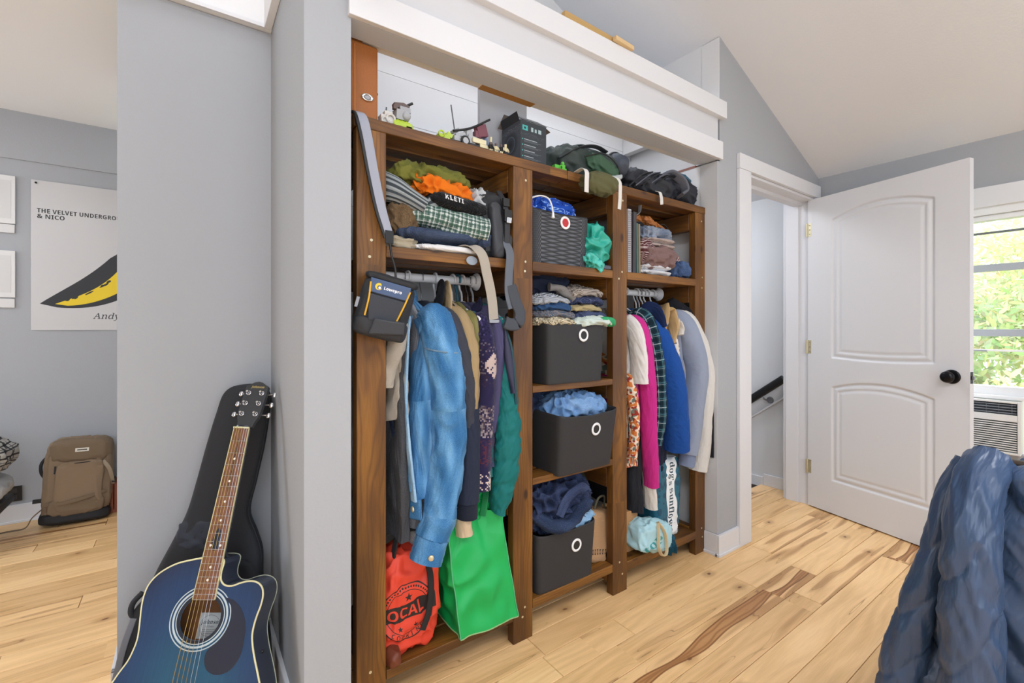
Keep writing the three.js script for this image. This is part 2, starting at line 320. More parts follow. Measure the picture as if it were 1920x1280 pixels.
// stair hall beyond the door
struct('wall_hall', box(3.553, 3.62, -0.8, 2.6, -3.4, -1.432), M.hall);
struct('wall_hall_end', box(2.3, 3.62, -0.8, 2.6, -3.5, -3.4), M.hall);
struct('wall_hall_left', box(2.30, 2.36, -0.8, 2.05, -3.4, -1.90), M.hall);
struct('ceiling_hall', box(2.33, 3.62, 2.45, 2.5, -3.4, -1.412), M.ceiling);
struct('wall_stair_side', box(2.36, 3.553, -0.8, -0.10, -1.73, -1.71), M.trim);
struct('baseboard_hall', box(3.538, 3.553, 0, 0.085, -1.707, -1.43, 0.003), M.trim);
struct('baseboard_hall_lower', box(3.538, 3.553, -0.03, 0.06, -2.1, -1.709, 0.003), M.trim);
struct('trim_7', T(extrude([[0.30, 0.0], [0.30, -0.016], [-0.27, 0.417], [-0.27, 0.433]], 0.014, 0.002).rotateY(Math.PI / 2), 3.538, 0.352, -1.70), M.trim);
// baseboards: [x0, x1, z0, z1]
function baseboard(name, x0, x1, z0, z1, h = 0.11) {
  const b = struct(name, box(x0, x1, 0, h - 0.006, z0, z1, 0.002), M.trim);
  part(b, 'cap', box(x0 + 0.0005, x1 - 0.0005, h - 0.006, h, z0 + 0.0005, z1 - 0.0005, 0.002), M.trim); part(b, 'shoe', box(x0 - 0.006, x1 + (x1 - x0 < 0.05 ? 0.006 : 0), 0, 0.014, z0 - (z1 - z0 < 0.05 ? 0.006 : 0), z1 + 0.006, 0.002), M.trim);
}
baseboard('baseboard_closet', 2.233, 2.43, -1.312, -1.298);
baseboard('baseboard_jamb', 2.233, 2.245, -1.41, -1.312);
baseboard('baseboard_pilaster', 0.242, 0.377, -1.312, -1.298);
baseboard('baseboard_alcove_right', 0.240, 0.254, -1.886, -1.298);
baseboard('baseboard_alcove', -0.194, 0.254, -1.90, -1.886);
baseboard('baseboard_alcove_end', -0.194, -0.18, -4.0, -1.886);
baseboard('baseboard_poster', -3.4, -0.196, -4.014, -4.0);
// door casing
{
  const c = struct('trim_8', box(2.428, 2.548, 0, 2.045, -1.312, -1.292, 0.003), M.trim);
  part(c, 'jamb', box(2.533, 2.552, 0, 2.045, -1.432, -1.3125, 0.001), M.trim);
  part(c, 'head_casing', box(2.428, 3.452, 2.0455, 2.128, -1.312, -1.290, 0.003), M.trim);
  part(c, 'head_jamb', box(2.552, 3.392, 2.030, 2.0455, -1.432, -1.3125, 0.001), M.trim);
  part(c, 'head_stop', box(2.552, 3.392, 2.008, 2.030, -1.43, -1.38, 0.001), M.trim);
  part(c, 'jamb', box(3.392, 3.408, 0, 2.045, -1.50, -1.3125, 0.001), M.trim);
  part(c, 'stop', box(3.380, 3.392, 0, 2.008, -1.48, -1.40, 0.001), M.trim);
  part(c, 'casing', box(3.396, 3.452, 0, 2.045, -1.312, -1.292, 0.003), M.trim);
}
// stair handrail
{
  const t = thing('handrail', 'black wooden handrail on a metal bracket sloping down the stair hall wall', 'handrail', [3.50, 0.70, -1.70]);
  const d = 0.76; // slope of the stair
  part(t, 'rail', sweep([[0, -0.55 * d, -0.55], [0, 0, 0], [0, 0.155 * d, 0.155]], () => [0.020, 0.028], { pw: 0.6, seg: 10 }), mat(0x141416, 0.35));
  const b = part(t, 'bracket', tube([[0.0, -0.008, 0.01], [0.0, -0.045, 0.02], [0.03, -0.055, 0.035], [0.05, -0.055, 0.036]], 0.006, { seg: 16 }), M.steel);
  part(b, 'rosette', T(new THREE.CylinderGeometry(0.022, 0.026, 0.008, 24).rotateZ(Math.PI / 2), 0.048, -0.055, 0.036), M.steel);
}
// ---------------------------------------------------------------- the open panel door
{
  const D = new THREE.Group(); D.name = 'door_1'; D.userData = { kind: 'structure' }; scene.add(D);
  D.position.set(3.372, 0.008, -1.338); D.rotation.y = Math.atan2(-0.97005, -0.24288);   // local +x runs from the hinges to the latch, +z faces the closet side
  const W = 0.832, H = 2.022, TH = 0.035;
  // distance to the edge of the two arched panels (positive inside)
  const panel = (s, y) => {
    const mid = (0.155 + 0.690) / 2, hw = (0.690 - 0.155) / 2, q = (s - mid) / hw;
    const up = Math.min(hw - Math.abs(s - mid), y - 0.985 - 0.012 * (1 - q * q) * -1, 1.862 + 0.058 * (1 - q * q) - y);
    const lo = Math.min(hw - Math.abs(s - mid), y - 0.205, 0.800 + 0.050 * (1 - q * q) - y);
    return Math.max(up, lo);
  };
  const prof = (d) => d < 0 ? 0 : -0.0075 * ss(0, 0.007, d) + 0.0055 * ss(0.012, 0.03, d) - 0.0035 * ss(0.036, 0.043, d) + 0.004 * ss(0.048, 0.064, d);
  const nx = 190, ny = 440;
  const face = grid(nx, ny, (u, v) => { const s = u * W, y = v * H; return [s, y, prof(panel(s, y))]; });
  part(D, 'door_panel', face, M.door);
  part(D, 'door_slab', box(0, W, 0, H, -TH, -0.0085), M.door);
  part(D, 'door_edge', merge([box(W - 0.001, W, 0, H, -0.0085, 0), box(0, 0.001, 0, H, -0.0085, 0), box(0, W, H - 0.001, H, -0.0085, -0.0002), box(0, W, 0, 0.001, -0.0085, -0.0002)]), M.door);
  const k = part(D, 'door_knob', new THREE.LatheGeometry([[0, 0.062], [0.018, 0.060], [0.027, 0.052], [0.030, 0.042], [0.026, 0.031], [0.014, 0.024], [0.012, 0.010]].map((p) => new THREE.Vector2(...p)), 36).rotateX(Math.PI / 2).translate(0.762, 0.925, 0), M.black_metal, 'black round knob');
  part(k, 'rosette', new THREE.LatheGeometry([[0, 0.011], [0.030, 0.010], [0.036, 0.004], [0.036, 0]].map((p) => new THREE.Vector2(...p)), 36).rotateX(Math.PI / 2).translate(0.762, 0.925, 0), M.black_metal);
  const lp = part(D, 'latch_plate', box(W, W + 0.0015, 0.897, 0.955, -0.029, -0.006, 0.0005), M.black_metal);
  part(lp, 'latch', box(W + 0.0015, W + 0.012, 0.917, 0.934, -0.023, -0.011, 0.002), M.steel);
  for (const y of [1.825, 1.05, 0.258]) {
    const h = part(D, 'hinge', merge([new THREE.CylinderGeometry(0.006, 0.006, 0.09, 14).translate(-0.004, y, 0.003), box(0.001, 0.024, y - 0.044, y + 0.044, -0.0005, 0.0012, 0.0005)]), M.brass);
    part(h, 'screw', merge([-0.03, 0.0, 0.03].map((q) => new THREE.SphereGeometry(0.0035, 10, 6).translate(0.014, y + q, 0.001))), M.steel);
  }
}
// ---------------------------------------------------------------- the window and its air conditioner
{
  const w = new THREE.Group(); w.name = 'window_1'; w.userData = { kind: 'structure' }; scene.add(w);
  const X = EX, za = -0.98, zb = -0.30, G = mat(0xaab0b8, 0.5), DK = mat(0x6d7076, 0.5);
  part(w, 'head_casing', box(X - 0.02, X, 1.826, 1.932, za - 0.09, zb + 0.09, 0.003), M.trim);
  part(w, 'casing', box(X - 0.018, X, 0.45, 1.826, za - 0.085, za, 0.003), M.trim); part(w, 'casing', box(X - 0.018, X, 0.45, 1.826, zb, zb + 0.085, 0.003), M.trim);
  part(w, 'head_stop', box(X - 0.004, X + 0.07, 1.785, 1.829, za, zb, 0.003), M.white_plastic); part(w, 'head_stop', box(X + 0.012, X + 0.07, 1.757, 1.784, za, zb, 0.003), M.white_plastic);
  part(w, 'frame', box(X, X + 0.10, 0.53, 1.757, za, za + 0.03, 0.002), M.white_plastic); part(w, 'frame', box(X, X + 0.10, 0.53, 1.757, zb - 0.03, zb, 0.002), M.white_plastic);
  part(w, 'muntin', box(X + 0.045, X + 0.065, 1.690, 1.700, za + 0.03, zb - 0.03, 0.001), DK);
  part(w, 'blind_rail', box(X + 0.035, X + 0.06, 1.486, 1.524, za + 0.03, zb - 0.03, 0.003), G);
  part(w, 'meeting_rail', box(X + 0.035, X + 0.07, 1.138, 1.176, za + 0.03, zb - 0.03, 0.003), G);
  const b = part(w, 'muntin', box(X + 0.03, X + 0.045, 1.058, 1.068, za + 0.03, zb - 0.03, 0.002), M.white_plastic);
  part(b, 'latch', box(X + 0.02, X + 0.032, 1.056, 1.064, -0.60, -0.52, 0.002), M.gray_plastic);
  part(w, 'sash_rail', box(X + 0.012, X + 0.06, 0.828, 0.875, za + 0.03, zb - 0.03, 0.004), M.white_plastic);
  part(w, 'sill', box(X - 0.03, X + 0.02, 0.812, 0.830, za - 0.02, zb + 0.02, 0.004), M.white_plastic);
  const glass = phys(0xffffff, 0.02, { transmission: 1, thickness: 0, ior: 1.45 });
  part(w, 'pane', box(X + 0.068, X + 0.071, 1.176, 1.757, za + 0.03, zb - 0.03), glass); part(w, 'pane', box(X + 0.048, X + 0.051, 0.875, 1.138, za + 0.03, zb - 0.03), glass);

  const t = thing('air_conditioner', 'white window air conditioner with a louvred outlet above a slatted grille', 'air conditioner', [EX - 0.035, 0.535, -0.65]);
  const wp = mat(0xdfdfdd, 0.45), gz = 0.262;
  part(t, 'housing', merge([box(0, 0.34, 0, 0.272, -gz, gz, 0.004), box(-0.022, 0, 0, 0.012, -gz, gz, 0.003), box(-0.022, 0, 0.012, 0.272, gz - 0.012, gz, 0.003), box(-0.022, 0, 0.012, 0.272, -gz, -gz + 0.012, 0.003), box(-0.022, 0, 0.262, 0.272, -gz + 0.012, gz - 0.012, 0.002), box(-0.020, 0, 0.168, 0.202, -gz + 0.012, gz - 0.012, 0.002)]), wp);
  part(t, 'outlet', box(-0.004, 0.001, 0.202, 0.262, -gz + 0.012, gz - 0.012), mat(0x3a3e45, 0.6), 'dark air outlet');
  for (let i = 0; i < 4; i++) part(t, 'louvre', box(-0.016, -0.003, 0.209 + i * 0.014, 0.212 + i * 0.014, -gz + 0.016, gz - 0.016), mat(0x8b9097, 0.5));
  for (let i = 0; i < 11; i++) part(t, 'vane', box(-0.012, -0.004, 0.205, 0.26, -gz + 0.03 + i * 0.046, -gz + 0.033 + i * 0.046), mat(0x565b63, 0.5));
  const pn = part(t, 'control_panel', box(-0.024, -0.019, 0.172, 0.198, -0.20, 0.02, 0.002), M.white_plastic);
  part(pn, 'display', box(-0.0255, -0.0235, 0.176, 0.194, -0.17, -0.09, 0.001), mat(0x23262e, 0.2));
  part(t, 'grille_back', box(-0.004, 0.001, 0.012, 0.168, -gz + 0.012, gz - 0.012), mat(0x5d5f60, 0.8));
  for (let i = 0; i < 13; i++) part(t, 'slat', box(-0.018, -0.003, 0.017 + i * 0.0116, 0.0222 + i * 0.0116, -gz + 0.014, gz - 0.014, 0.001), wp);
}

// ---------------------------------------------------------------- shelving unit of stained boards
// board with grain along its longest side, using a row of the pine texture
function pine(x0, x1, y0, y1, z0, z1, r = 0.003) {
  const w = x1 - x0, h = y1 - y0, d = z1 - z0, g = new RoundedBoxGeometry(w, h, d, 2, r), p = g.attributes.position, n = g.attributes.normal, uv = g.attributes.uv;
  const L = w >= h && w >= d ? 0 : h >= d ? 1 : 2, row = Math.floor(rnd() * 8), off = rnd();
  for (let i = 0; i < p.count; i++) {
    const q = [p.getX(i), p.getY(i), p.getZ(i)], N = [Math.abs(n.getX(i)), Math.abs(n.getY(i)), Math.abs(n.getZ(i))];
    const m = N[0] >= N[1] && N[0] >= N[2] ? 0 : N[1] >= N[2] ? 1 : 2, S = [w, h, d];
    const c = m === L ? (L + 1) % 3 : 3 - L - m, along = m === L ? q[(L + 2) % 3] * 0.12 : q[L];
    uv.setXY(i, along / 2 + off, (row + 0.04 + 0.92 * clamp((q[c] + S[c] / 2) / Math.max(S[c], 0.06))) / 8);
  }
  return g.translate((x0 + x1) / 2, (y0 + y1) / 2, (z0 + z1) / 2);
}
const ZF = -1.382, ZB = -1.785;
const P = [[0.413, 0.504], [0.990, 1.081], [1.530, 1.622], [2.155, 2.241]];   // the four upright frames
{
  const u = thing('shelving_unit', 'large open shelving unit of dark stained boards filling the closet', 'shelving unit');
  const screws = [];
  for (const [a, b] of P) {
    part(u, 'post', pine(a, b, 0, 1.786, ZF - 0.038, ZF), M.pine); part(u, 'post', pine(a, b, 0, 1.786, ZB, ZB + 0.038), M.pine);
    for (const y of [0.05, 0.47, 0.865, 1.315, 1.695]) {
      if (y > 0.3 && y < 1.0 && a !== P[1][0] && a !== P[2][0]) continue;
      if (b < 2.2) part(u, 'cross_rail', pine(b - 0.038, b, y, y + 0.088, ZB + 0.039, ZF - 0.039), M.pine);
      if (a > 0.5) part(u, 'cross_rail', pine(a, a + 0.038, y, y + 0.088, ZB + 0.039, ZF - 0.039), M.pine);
    }
    for (const y of [1.75, 1.44, 1.40, 0.13, 0.09]) screws.push(T(new THREE.CylinderGeometry(0.0045, 0.0045, 0.0016, 12).rotateX(Math.PI / 2), (a + b) / 2 + rr(-0.02, 0.02), y + rr(-0.01, 0.01), ZF));
  }
  const sm = part(u, 'screw_heads', merge(screws), M.brass, 'small brass screw heads'); sm.userData.kind = 'stuff';
  // slats of each shelf: [x0, x1, top, thickness, depths]
  const slats = (x0, x1, top, n = 4, w = 0.088, th = 0.036) => { const pitch = (ZF - ZB - w) / (n - 1); for (let i = 0; i < n; i++) part(u, 'slat', pine(x0, x1, top - th, top, ZF - w - i * pitch, ZF - i * pitch), M.pine); };
  slats(0.405, 1.262, 1.822, 4, 0.072); slats(1.263, 2.258, 1.822, 4, 0.072);
  slats(0.505, 0.989, 1.437); slats(1.082, 1.529, 1.437); slats(1.623, 2.159, 1.437);
  slats(1.082, 1.529, 0.958, 4, 0.088, 0.026); slats(1.082, 1.529, 0.604, 4, 0.088, 0.026);
  slats(0.505, 0.989, 0.118, 4, 0.09, 0.030); slats(1.082, 1.529, 0.140, 4, 0.09, 0.036); slats(1.623, 2.159, 0.124, 4, 0.09, 0.040);
}
// closet rods
const RY = 1.367, RZ = -1.583;
function rod(x0, x1, label) {
  const t = thing('clothes_rod', label, 'clothes rod', [0, RY, RZ]);
  part(t, 'pole', new THREE.CylinderGeometry(0.016, 0.016, x1 - x0, 24).rotateZ(Math.PI / 2).translate((x0 + x1) / 2, 0, 0), M.white_plastic);
  for (const [x, s] of [[x0, 1], [x1, -1]]) part(t, 'flange', new THREE.LatheGeometry([[0.017, 0.03], [0.023, 0.028], [0.024, 0.012], [0.034, 0.006], [0.035, 0]].map((p) => new THREE.Vector2(...p)), 28).rotateZ(-s * Math.PI / 2).translate(x, 0, 0), M.white_plastic);
}
rod(0.504, 0.951, 'white clothes rod carrying the denim jacket and vest'); rod(1.661, 2.117, 'white clothes rod carrying the pink and blue tops');

// ---------------------------------------------------------------- hangers and hanging clothes
const hangerMats = { white: M.white_plastic, gray: mat(0xa9abb0, 0.4), wire: M.steel, blue: mat(0x2f6f86, 0.4), black: M.black_plastic };
function hanger(x, kind, label, tw = 0) {
  const t = thing('coat_hanger', label, 'hanger', [x, RY, RZ], 'hangers on the closet rods'), r = kind === 'wire' ? 0.0018 : 0.0042, m = hangerMats[kind];
  t.rotation.y = tw;
  const hk = []; for (let i = 0; i <= 14; i++) { const a = -0.5 + i / 14 * (Math.PI + 0.55); hk.push([0, 0.0005 + Math.sin(a) * 0.0215, Math.cos(a) * 0.0215]); }
  hk.push([0, -0.03, -0.016], [0, -0.05, -0.004], [0, -0.085, 0]);
  part(t, 'hook', tube(hk, r, { ref: [1, 0, 0], seg: 44 }), m);
  part(t, 'shoulders', tube([[0, -0.082, 0], [0, -0.09, 0.03], [0, -0.128, 0.13], [0, -0.155, 0.195], [0, -0.17, 0.185], [0, -0.172, 0], [0, -0.17, -0.185], [0, -0.155, -0.195], [0, -0.128, -0.13], [0, -0.09, -0.03], [0, -0.082, 0]], r * 1.05, { ref: [1, 0, 0], seg: 80 }), m);
}
// body of a garment hanging edge-on: neck at y = -0.09, shoulders at -0.155, hem at -(0.09 + L)
function bodyGeo({ L = 0.68, S = 0.205, T0 = 0.02, T1 = 0.05, fold = 0.012, k = 5, s = 0, flare = 1.05, cx = 0, lean = 0, puff = 0, baff = 0 }) {
  return grid(64, 64, (u, v) => {
    const a = u * Math.PI * 2, sh = 0.14, y = -0.085 - (v < sh ? 0.075 * (v / sh) : 0.075 + (L - 0.075) * (v - sh) / (1 - sh));
    let hz = v < sh ? lerp(0.045, S, (v / sh) ** 0.7) : S * lerp(1, flare, (v - sh) / (1 - sh)) * (1 - 0.06 * Math.sin(Math.PI * Math.min(1, (v - sh) * 3)));
    const tx = v < sh ? lerp(0.012, T0, v / sh) : lerp(T0, T1, ss(sh, 0.6, v));
    const amp = fold * ss(0.1, 0.8, v);
    const w = Math.cos(k * a + s + 0.8 * Math.sin(v * 3 + s)) * amp + n3(Math.cos(a) * 1.3 + s, Math.sin(a) * 1.3, v * 3.2) * amp * 1.3 + n3(Math.cos(a) * 4, Math.sin(a) * 4 + s, v * 9) * amp * 0.35;
    const pf = baff ? puff * Math.abs(Math.sin(v * L / baff * Math.PI)) ** 0.55 : 0;
    const ca = Math.cos(a), sa = Math.sin(a), px = Math.sign(ca) * Math.abs(ca) ** 0.7;
    return [cx + lean * v + px * (tx + w * 0.9 + pf), y + 0.006 * Math.cos(a * 3 + s) * v, Math.sign(sa) * Math.abs(sa) ** 0.8 * (hz + w * 0.6 + pf * 0.5)];
  }, { closed: true, caps: true, U: 2 * S * 2.1, V: L });
}
// wrinkled sleeve through points local to the hanger
function sleeveGeo(pts, r0, r1, { flat = 0.72, amp = 0.10, s = 0, freq = 11, seg = 56, puff = 0, baff = 0.07, cuff = 0 } = {}) {
  let len = 0; for (let i = 1; i < pts.length; i++) len += Math.hypot(...pts[i].map((q, k) => q - pts[i - 1][k]));
  return sweep(pts, (t) => { const r = lerp(r0, r1, t ** 0.9) * (t < 0.06 ? lerp(0.55, 1, t / 0.06) : 1) * (cuff && t > 1 - cuff ? 0.86 : 1); return [r * flat, r]; }, {
    seg, ring: 28, wr: (t, a) => {
      const q = puff ? puff * (Math.abs(Math.sin(t * len / baff * Math.PI)) ** 0.5 - 0.5) : 0;
      return q + amp * (0.55 * (1 - 2 * Math.abs(n3(Math.cos(a) * 0.9 + s, Math.sin(a) * 0.9 - s, t * freq * 0.55 + Math.sin(a + s) * 0.9))) + 0.5 * n3(Math.cos(a) * 1.6 + s, Math.sin(a) * 1.6, t * freq * 0.35)) * (cuff && t > 1 - cuff ? 0.25 : 1);
    },
  });
}
const ringStrip = (pts, r0, r1) => sweep(pts, (t) => [r0, r1], { seg: 12, ring: 24 });
const cloth = (c, o = {}) => phys(c, 0.95, { sheen: 0.35, sheenColor: new THREE.Color(c).lerp(new THREE.Color(0xffffff), 0.3), sheenRoughness: 0.6, bumpMap: foldBump, bumpScale: 0.0042, specularIntensity: 0.4, ...o });
const knit = (c, o = {}) => cloth(c, { bumpMap: knitBump, bumpScale: 0.0016, ...o });
const mapped = (t, o = {}) => cloth(0xffffff, { map: t, sheenColor: new THREE.Color(0x888888), ...o });
const DENIM = mapped(denimTex([48, 100, 148], [108, 162, 206], [168, 206, 230]), { roughness: 0.9 });
const DENIM_PALE = mapped(denimTex([120, 162, 196], [160, 192, 216], [190, 212, 228])), DENIM_DARK = mapped(denimTex([30, 40, 62], [52, 66, 94], [84, 100, 128]));
// garment(name, label, category, x, options): body, sleeves, extras
function garment(name, label, cat, x, { body, m, sleeves = [], collar, hem } = {}) {
  const g = thing(name, label, cat, [x, RY, RZ], 'clothes hanging on the closet rods');
  if (body) part(g, 'body', bodyGeo(body), m);
  for (const sl of sleeves) { const q = part(g, 'sleeve', sleeveGeo(sl.p, sl.r0, sl.r1, sl.o), sl.m ?? m); if (sl.cuff) part(q, 'cuff', sleeveGeo(sl.cuff, sl.cr ?? sl.r1 * 1.02, sl.cr ?? sl.r1 * 1.02, { amp: 0.03, seg: 14, flat: sl.o?.flat ?? 0.72 }), sl.cm ?? m); }
  if (collar) part(g, 'collar', sweep(collar.p, (t) => [collar.t ?? 0.008, (collar.h ?? 0.035) * (0.55 + 0.45 * Math.sin(Math.PI * clamp(t, 0.08, 0.92)))], { ref: [1, 0, 0], seg: 24, ring: 16, wr: (t, a) => 0.08 * n3(t * 5, Math.sin(a), x * 9) }), collar.m ?? m);
  return g;
}
const FZ = 0.183;   // front shoulder, towards the camera, from the rod
// ---- left rod
garment('cardigan', 'cream knitted cardigan sleeve half hidden behind the left post and camera bag', 'cardigan', 0.562, { m: knit(0xb8b0a2), body: { L: 0.40, S: 0.175, T1: 0.025, s: 1 }, sleeves: [{ p: [[-0.005, -0.165, 0.16], [-0.02, -0.24, 0.185], [-0.04, -0.31, 0.17], [-0.045, -0.37, 0.16]], r0: 0.045, r1: 0.03, o: { s: 3 } }] });
garment('wool_coat', 'long charcoal wool coat hanging behind the left post, below the cream cardigan', 'coat', 0.575, { m: mapped(heatherTex([54, 55, 58], [84, 85, 88])), body: { L: 0.79, S: 0.19, T0: 0.018, T1: 0.034, s: 4, fold: 0.014, flare: 0.95 } });
garment('gray_sweatpants', 'light grey marled trousers hanging behind the denim jacket cuffs, above the red tote', 'trousers', 0.640, { m: mapped(heatherTex([120, 122, 126], [172, 174, 177])), body: { L: 0.85, S: 0.16, T0: 0.015, T1: 0.026, s: 7, fold: 0.01, flare: 0.9 } });
{
  const g = garment('denim_jacket', 'light blue denim jacket with metal buttons, nearest garment on the left rod', 'jacket', 0.658, {
    m: DENIM, body: { L: 0.66, S: 0.195, T0: 0.03, T1: 0.055, s: 2, fold: 0.014 },
    sleeves: [
      { p: [[0.002, -0.150, 0.115], [0.030, -0.175, 0.165], [0.044, -0.265, 0.192], [0.056, -0.40, 0.205], [0.060, -0.53, 0.205], [0.046, -0.68, 0.205], [0.022, -0.80, 0.21], [-0.004, -0.868, 0.213]], r0: 0.070, r1: 0.060, o: { s: 5, amp: 0.13, flat: 0.88, freq: 15, seg: 110 }, cuff: [[-0.002, -0.865, 0.213], [-0.018, -0.905, 0.216], [-0.030, -0.938, 0.218]], cr: 0.059 },
      { p: [[0.01, -0.17, -0.17], [0.02, -0.4, -0.2], [0.02, -0.75, -0.19]], r0: 0.065, r1: 0.05, o: { s: 8 } }],
    collar: { p: [[-0.06, -0.135, 0.07], [-0.035, -0.085, 0.075], [0.0, -0.07, 0.05], [0.03, -0.08, 0.0], [0.0, -0.075, -0.05]], h: 0.036, t: 0.007 },
  });
  part(g, 'front_panel', sweep([[-0.045, -0.15, 0.11], [-0.068, -0.25, 0.125], [-0.080, -0.40, 0.12], [-0.078, -0.55, 0.125], [-0.066, -0.72, 0.14]], (t) => [0.006, lerp(0.035, 0.052, t)], { ring: 20, wr: (t, a) => 0.12 * n3(t * 6, Math.sin(a) * 2, 3) }), DENIM);
  const pk = part(g, 'placket', strap([[-0.060, -0.15, 0.145], [-0.078, -0.28, 0.170], [-0.082, -0.42, 0.172], [-0.076, -0.56, 0.182], [-0.060, -0.745, 0.195]], 0.010, 0.020), DENIM_PALE, 'pale worn edge of the front opening');
  part(g, 'front_panel', sweep([[-0.068, -0.20, 0.02], [-0.095, -0.33, 0.05], [-0.105, -0.46, 0.06], [-0.09, -0.62, 0.08], [-0.08, -0.72, 0.08]], (t) => [0.006, 0.055], { ring: 20, wr: (t, a) => 0.12 * n3(t * 6, Math.sin(a) * 2, 13) }), DENIM_DARK, 'dark lining side of the other front');
  const wb = part(g, 'waistband', sweep([[-0.088, -0.775, 0.06], [-0.066, -0.778, 0.145], [-0.042, -0.775, 0.205]], () => [0.008, 0.034], { seg: 16, ring: 16, pw: 0.6 }), DENIM);
  const btn = () => new THREE.LatheGeometry([[0, 0.006], [0.005, 0.006], [0.0085, 0.0045], [0.0095, 0.002], [0.0095, 0]].map((p) => new THREE.Vector2(...p)), 20);
  part(wb, 'button', T(btn().rotateZ(Math.PI / 2), -0.062, -0.772, 0.192), M.brass);
  part(g, 'button', T(btn().rotateX(Math.PI / 2).rotateY(-0.5), -0.036, -0.905, 0.272), M.brass);
  part(g, 'shoulder_seam', T(new THREE.TorusGeometry(0.0685, 0.0032, 8, 60).scale(0.90, 1.02, 1).rotateX(Math.PI / 2 + 0.12).rotateZ(-0.10), 0.043, -0.258, 0.190), DENIM_PALE, 'raised pale shoulder seam');
  part(g, 'pocket_flap', sweep([[-0.088, -0.32, 0.06], [-0.092, -0.325, 0.11], [-0.088, -0.318, 0.155]], () => [0.005, 0.022], { seg: 12, ring: 14, pw: 0.6 }), DENIM_PALE);
}
garment('jacket', 'charcoal jacket with stand-up black collar, second behind the denim jacket', 'jacket', 0.712, { m: cloth(0x3d3f48), body: { L: 0.72, S: 0.18, T1: 0.04, s: 9 }, sleeves: [{ p: [[0.006, -0.150, 0.12], [0.025, -0.18, 0.17], [0.048, -0.27, 0.20], [0.070, -0.40, 0.20], [0.082, -0.52, 0.185]], r0: 0.052, r1: 0.044, o: { s: 2, flat: 0.75 } }], collar: { p: [[0.0, -0.135, 0.12], [0.012, -0.075, 0.125], [0.030, -0.045, 0.10], [0.045, -0.07, 0.05]], h: 0.040, m: cloth(0x1c1d22) } });
garment('jacket', 'tan cotton jacket with a flap collar, right behind the charcoal jacket', 'jacket', 0.768, { m: cloth(0xa08a66), body: { L: 0.66, S: 0.18, T1: 0.035, s: 12 }, sleeves: [{ p: [[0.004, -0.145, 0.10], [0.014, -0.175, 0.16], [0.028, -0.27, 0.19], [0.036, -0.40, 0.19], [0.036, -0.56, 0.17]], r0: 0.056, r1: 0.044, o: { s: 4, amp: 0.14, flat: 0.68 } }], collar: { p: [[-0.010, -0.15, 0.13], [-0.012, -0.09, 0.125], [-0.004, -0.045, 0.10], [0.02, -0.06, 0.05]], h: 0.035, m: cloth(0xb09873) } });
garment('parka', 'olive green parka sleeve between the denim and navy sleeves on the left rod', 'parka', 0.785, { m: cloth(0x66653c), body: { L: 0.6, S: 0.17, T1: 0.03, s: 14 }, sleeves: [{ p: [[-0.01, -0.2, 0.15], [0.012, -0.35, 0.18], [0.016, -0.5, 0.185], [0.006, -0.64, 0.185]], r0: 0.05, r1: 0.034, o: { s: 9, flat: 0.7 } }] });
{
  const g = garment('sweatshirt', 'navy sweatshirt with ribbed cuff, above the green shopping bag', 'sweatshirt', 0.80, { m: cloth(0x2a3040), body: { L: 0.62, S: 0.17, T1: 0.03, s: 17 }, sleeves: [{ p: [[-0.01, -0.25, 0.14], [0.0, -0.42, 0.175], [0.004, -0.56, 0.185], [0.0, -0.70, 0.188], [-0.002, -0.79, 0.19]], r0: 0.05, r1: 0.048, o: { s: 11, flat: 0.86, amp: 0.07 }, cuff: [[-0.002, -0.785, 0.19], [-0.003, -0.815, 0.19], [-0.004, -0.845, 0.19]], cr: 0.043, cm: knit(0x262b38) }] });
}
garment('shirt', 'cream shirt whose cuff shows under the navy sweatshirt sleeve', 'shirt', 0.815, { m: cloth(0xc8b293), body: { L: 0.6, S: 0.15, T1: 0.02, s: 19 }, sleeves: [{ p: [[-0.02, -0.55, 0.12], [-0.025, -0.75, 0.17], [-0.028, -0.86, 0.182], [-0.026, -0.905, 0.184]], r0: 0.035, r1: 0.035, o: { s: 1, flat: 0.8 } }] });
garment('shirt', 'olive satin shirt shoulder tucked between the tan jacket and patterned sweater', 'shirt', 0.842, { m: cloth(0x7c7747, { roughness: 0.55 }), body: { L: 0.6, S: 0.16, T1: 0.02, s: 21 }, sleeves: [{ p: [[-0.004, -0.155, 0.11], [0.0, -0.18, 0.155], [0.004, -0.25, 0.165], [-0.006, -0.36, 0.16]], r0: 0.045, r1: 0.032, o: { s: 6, flat: 0.7 } }] });
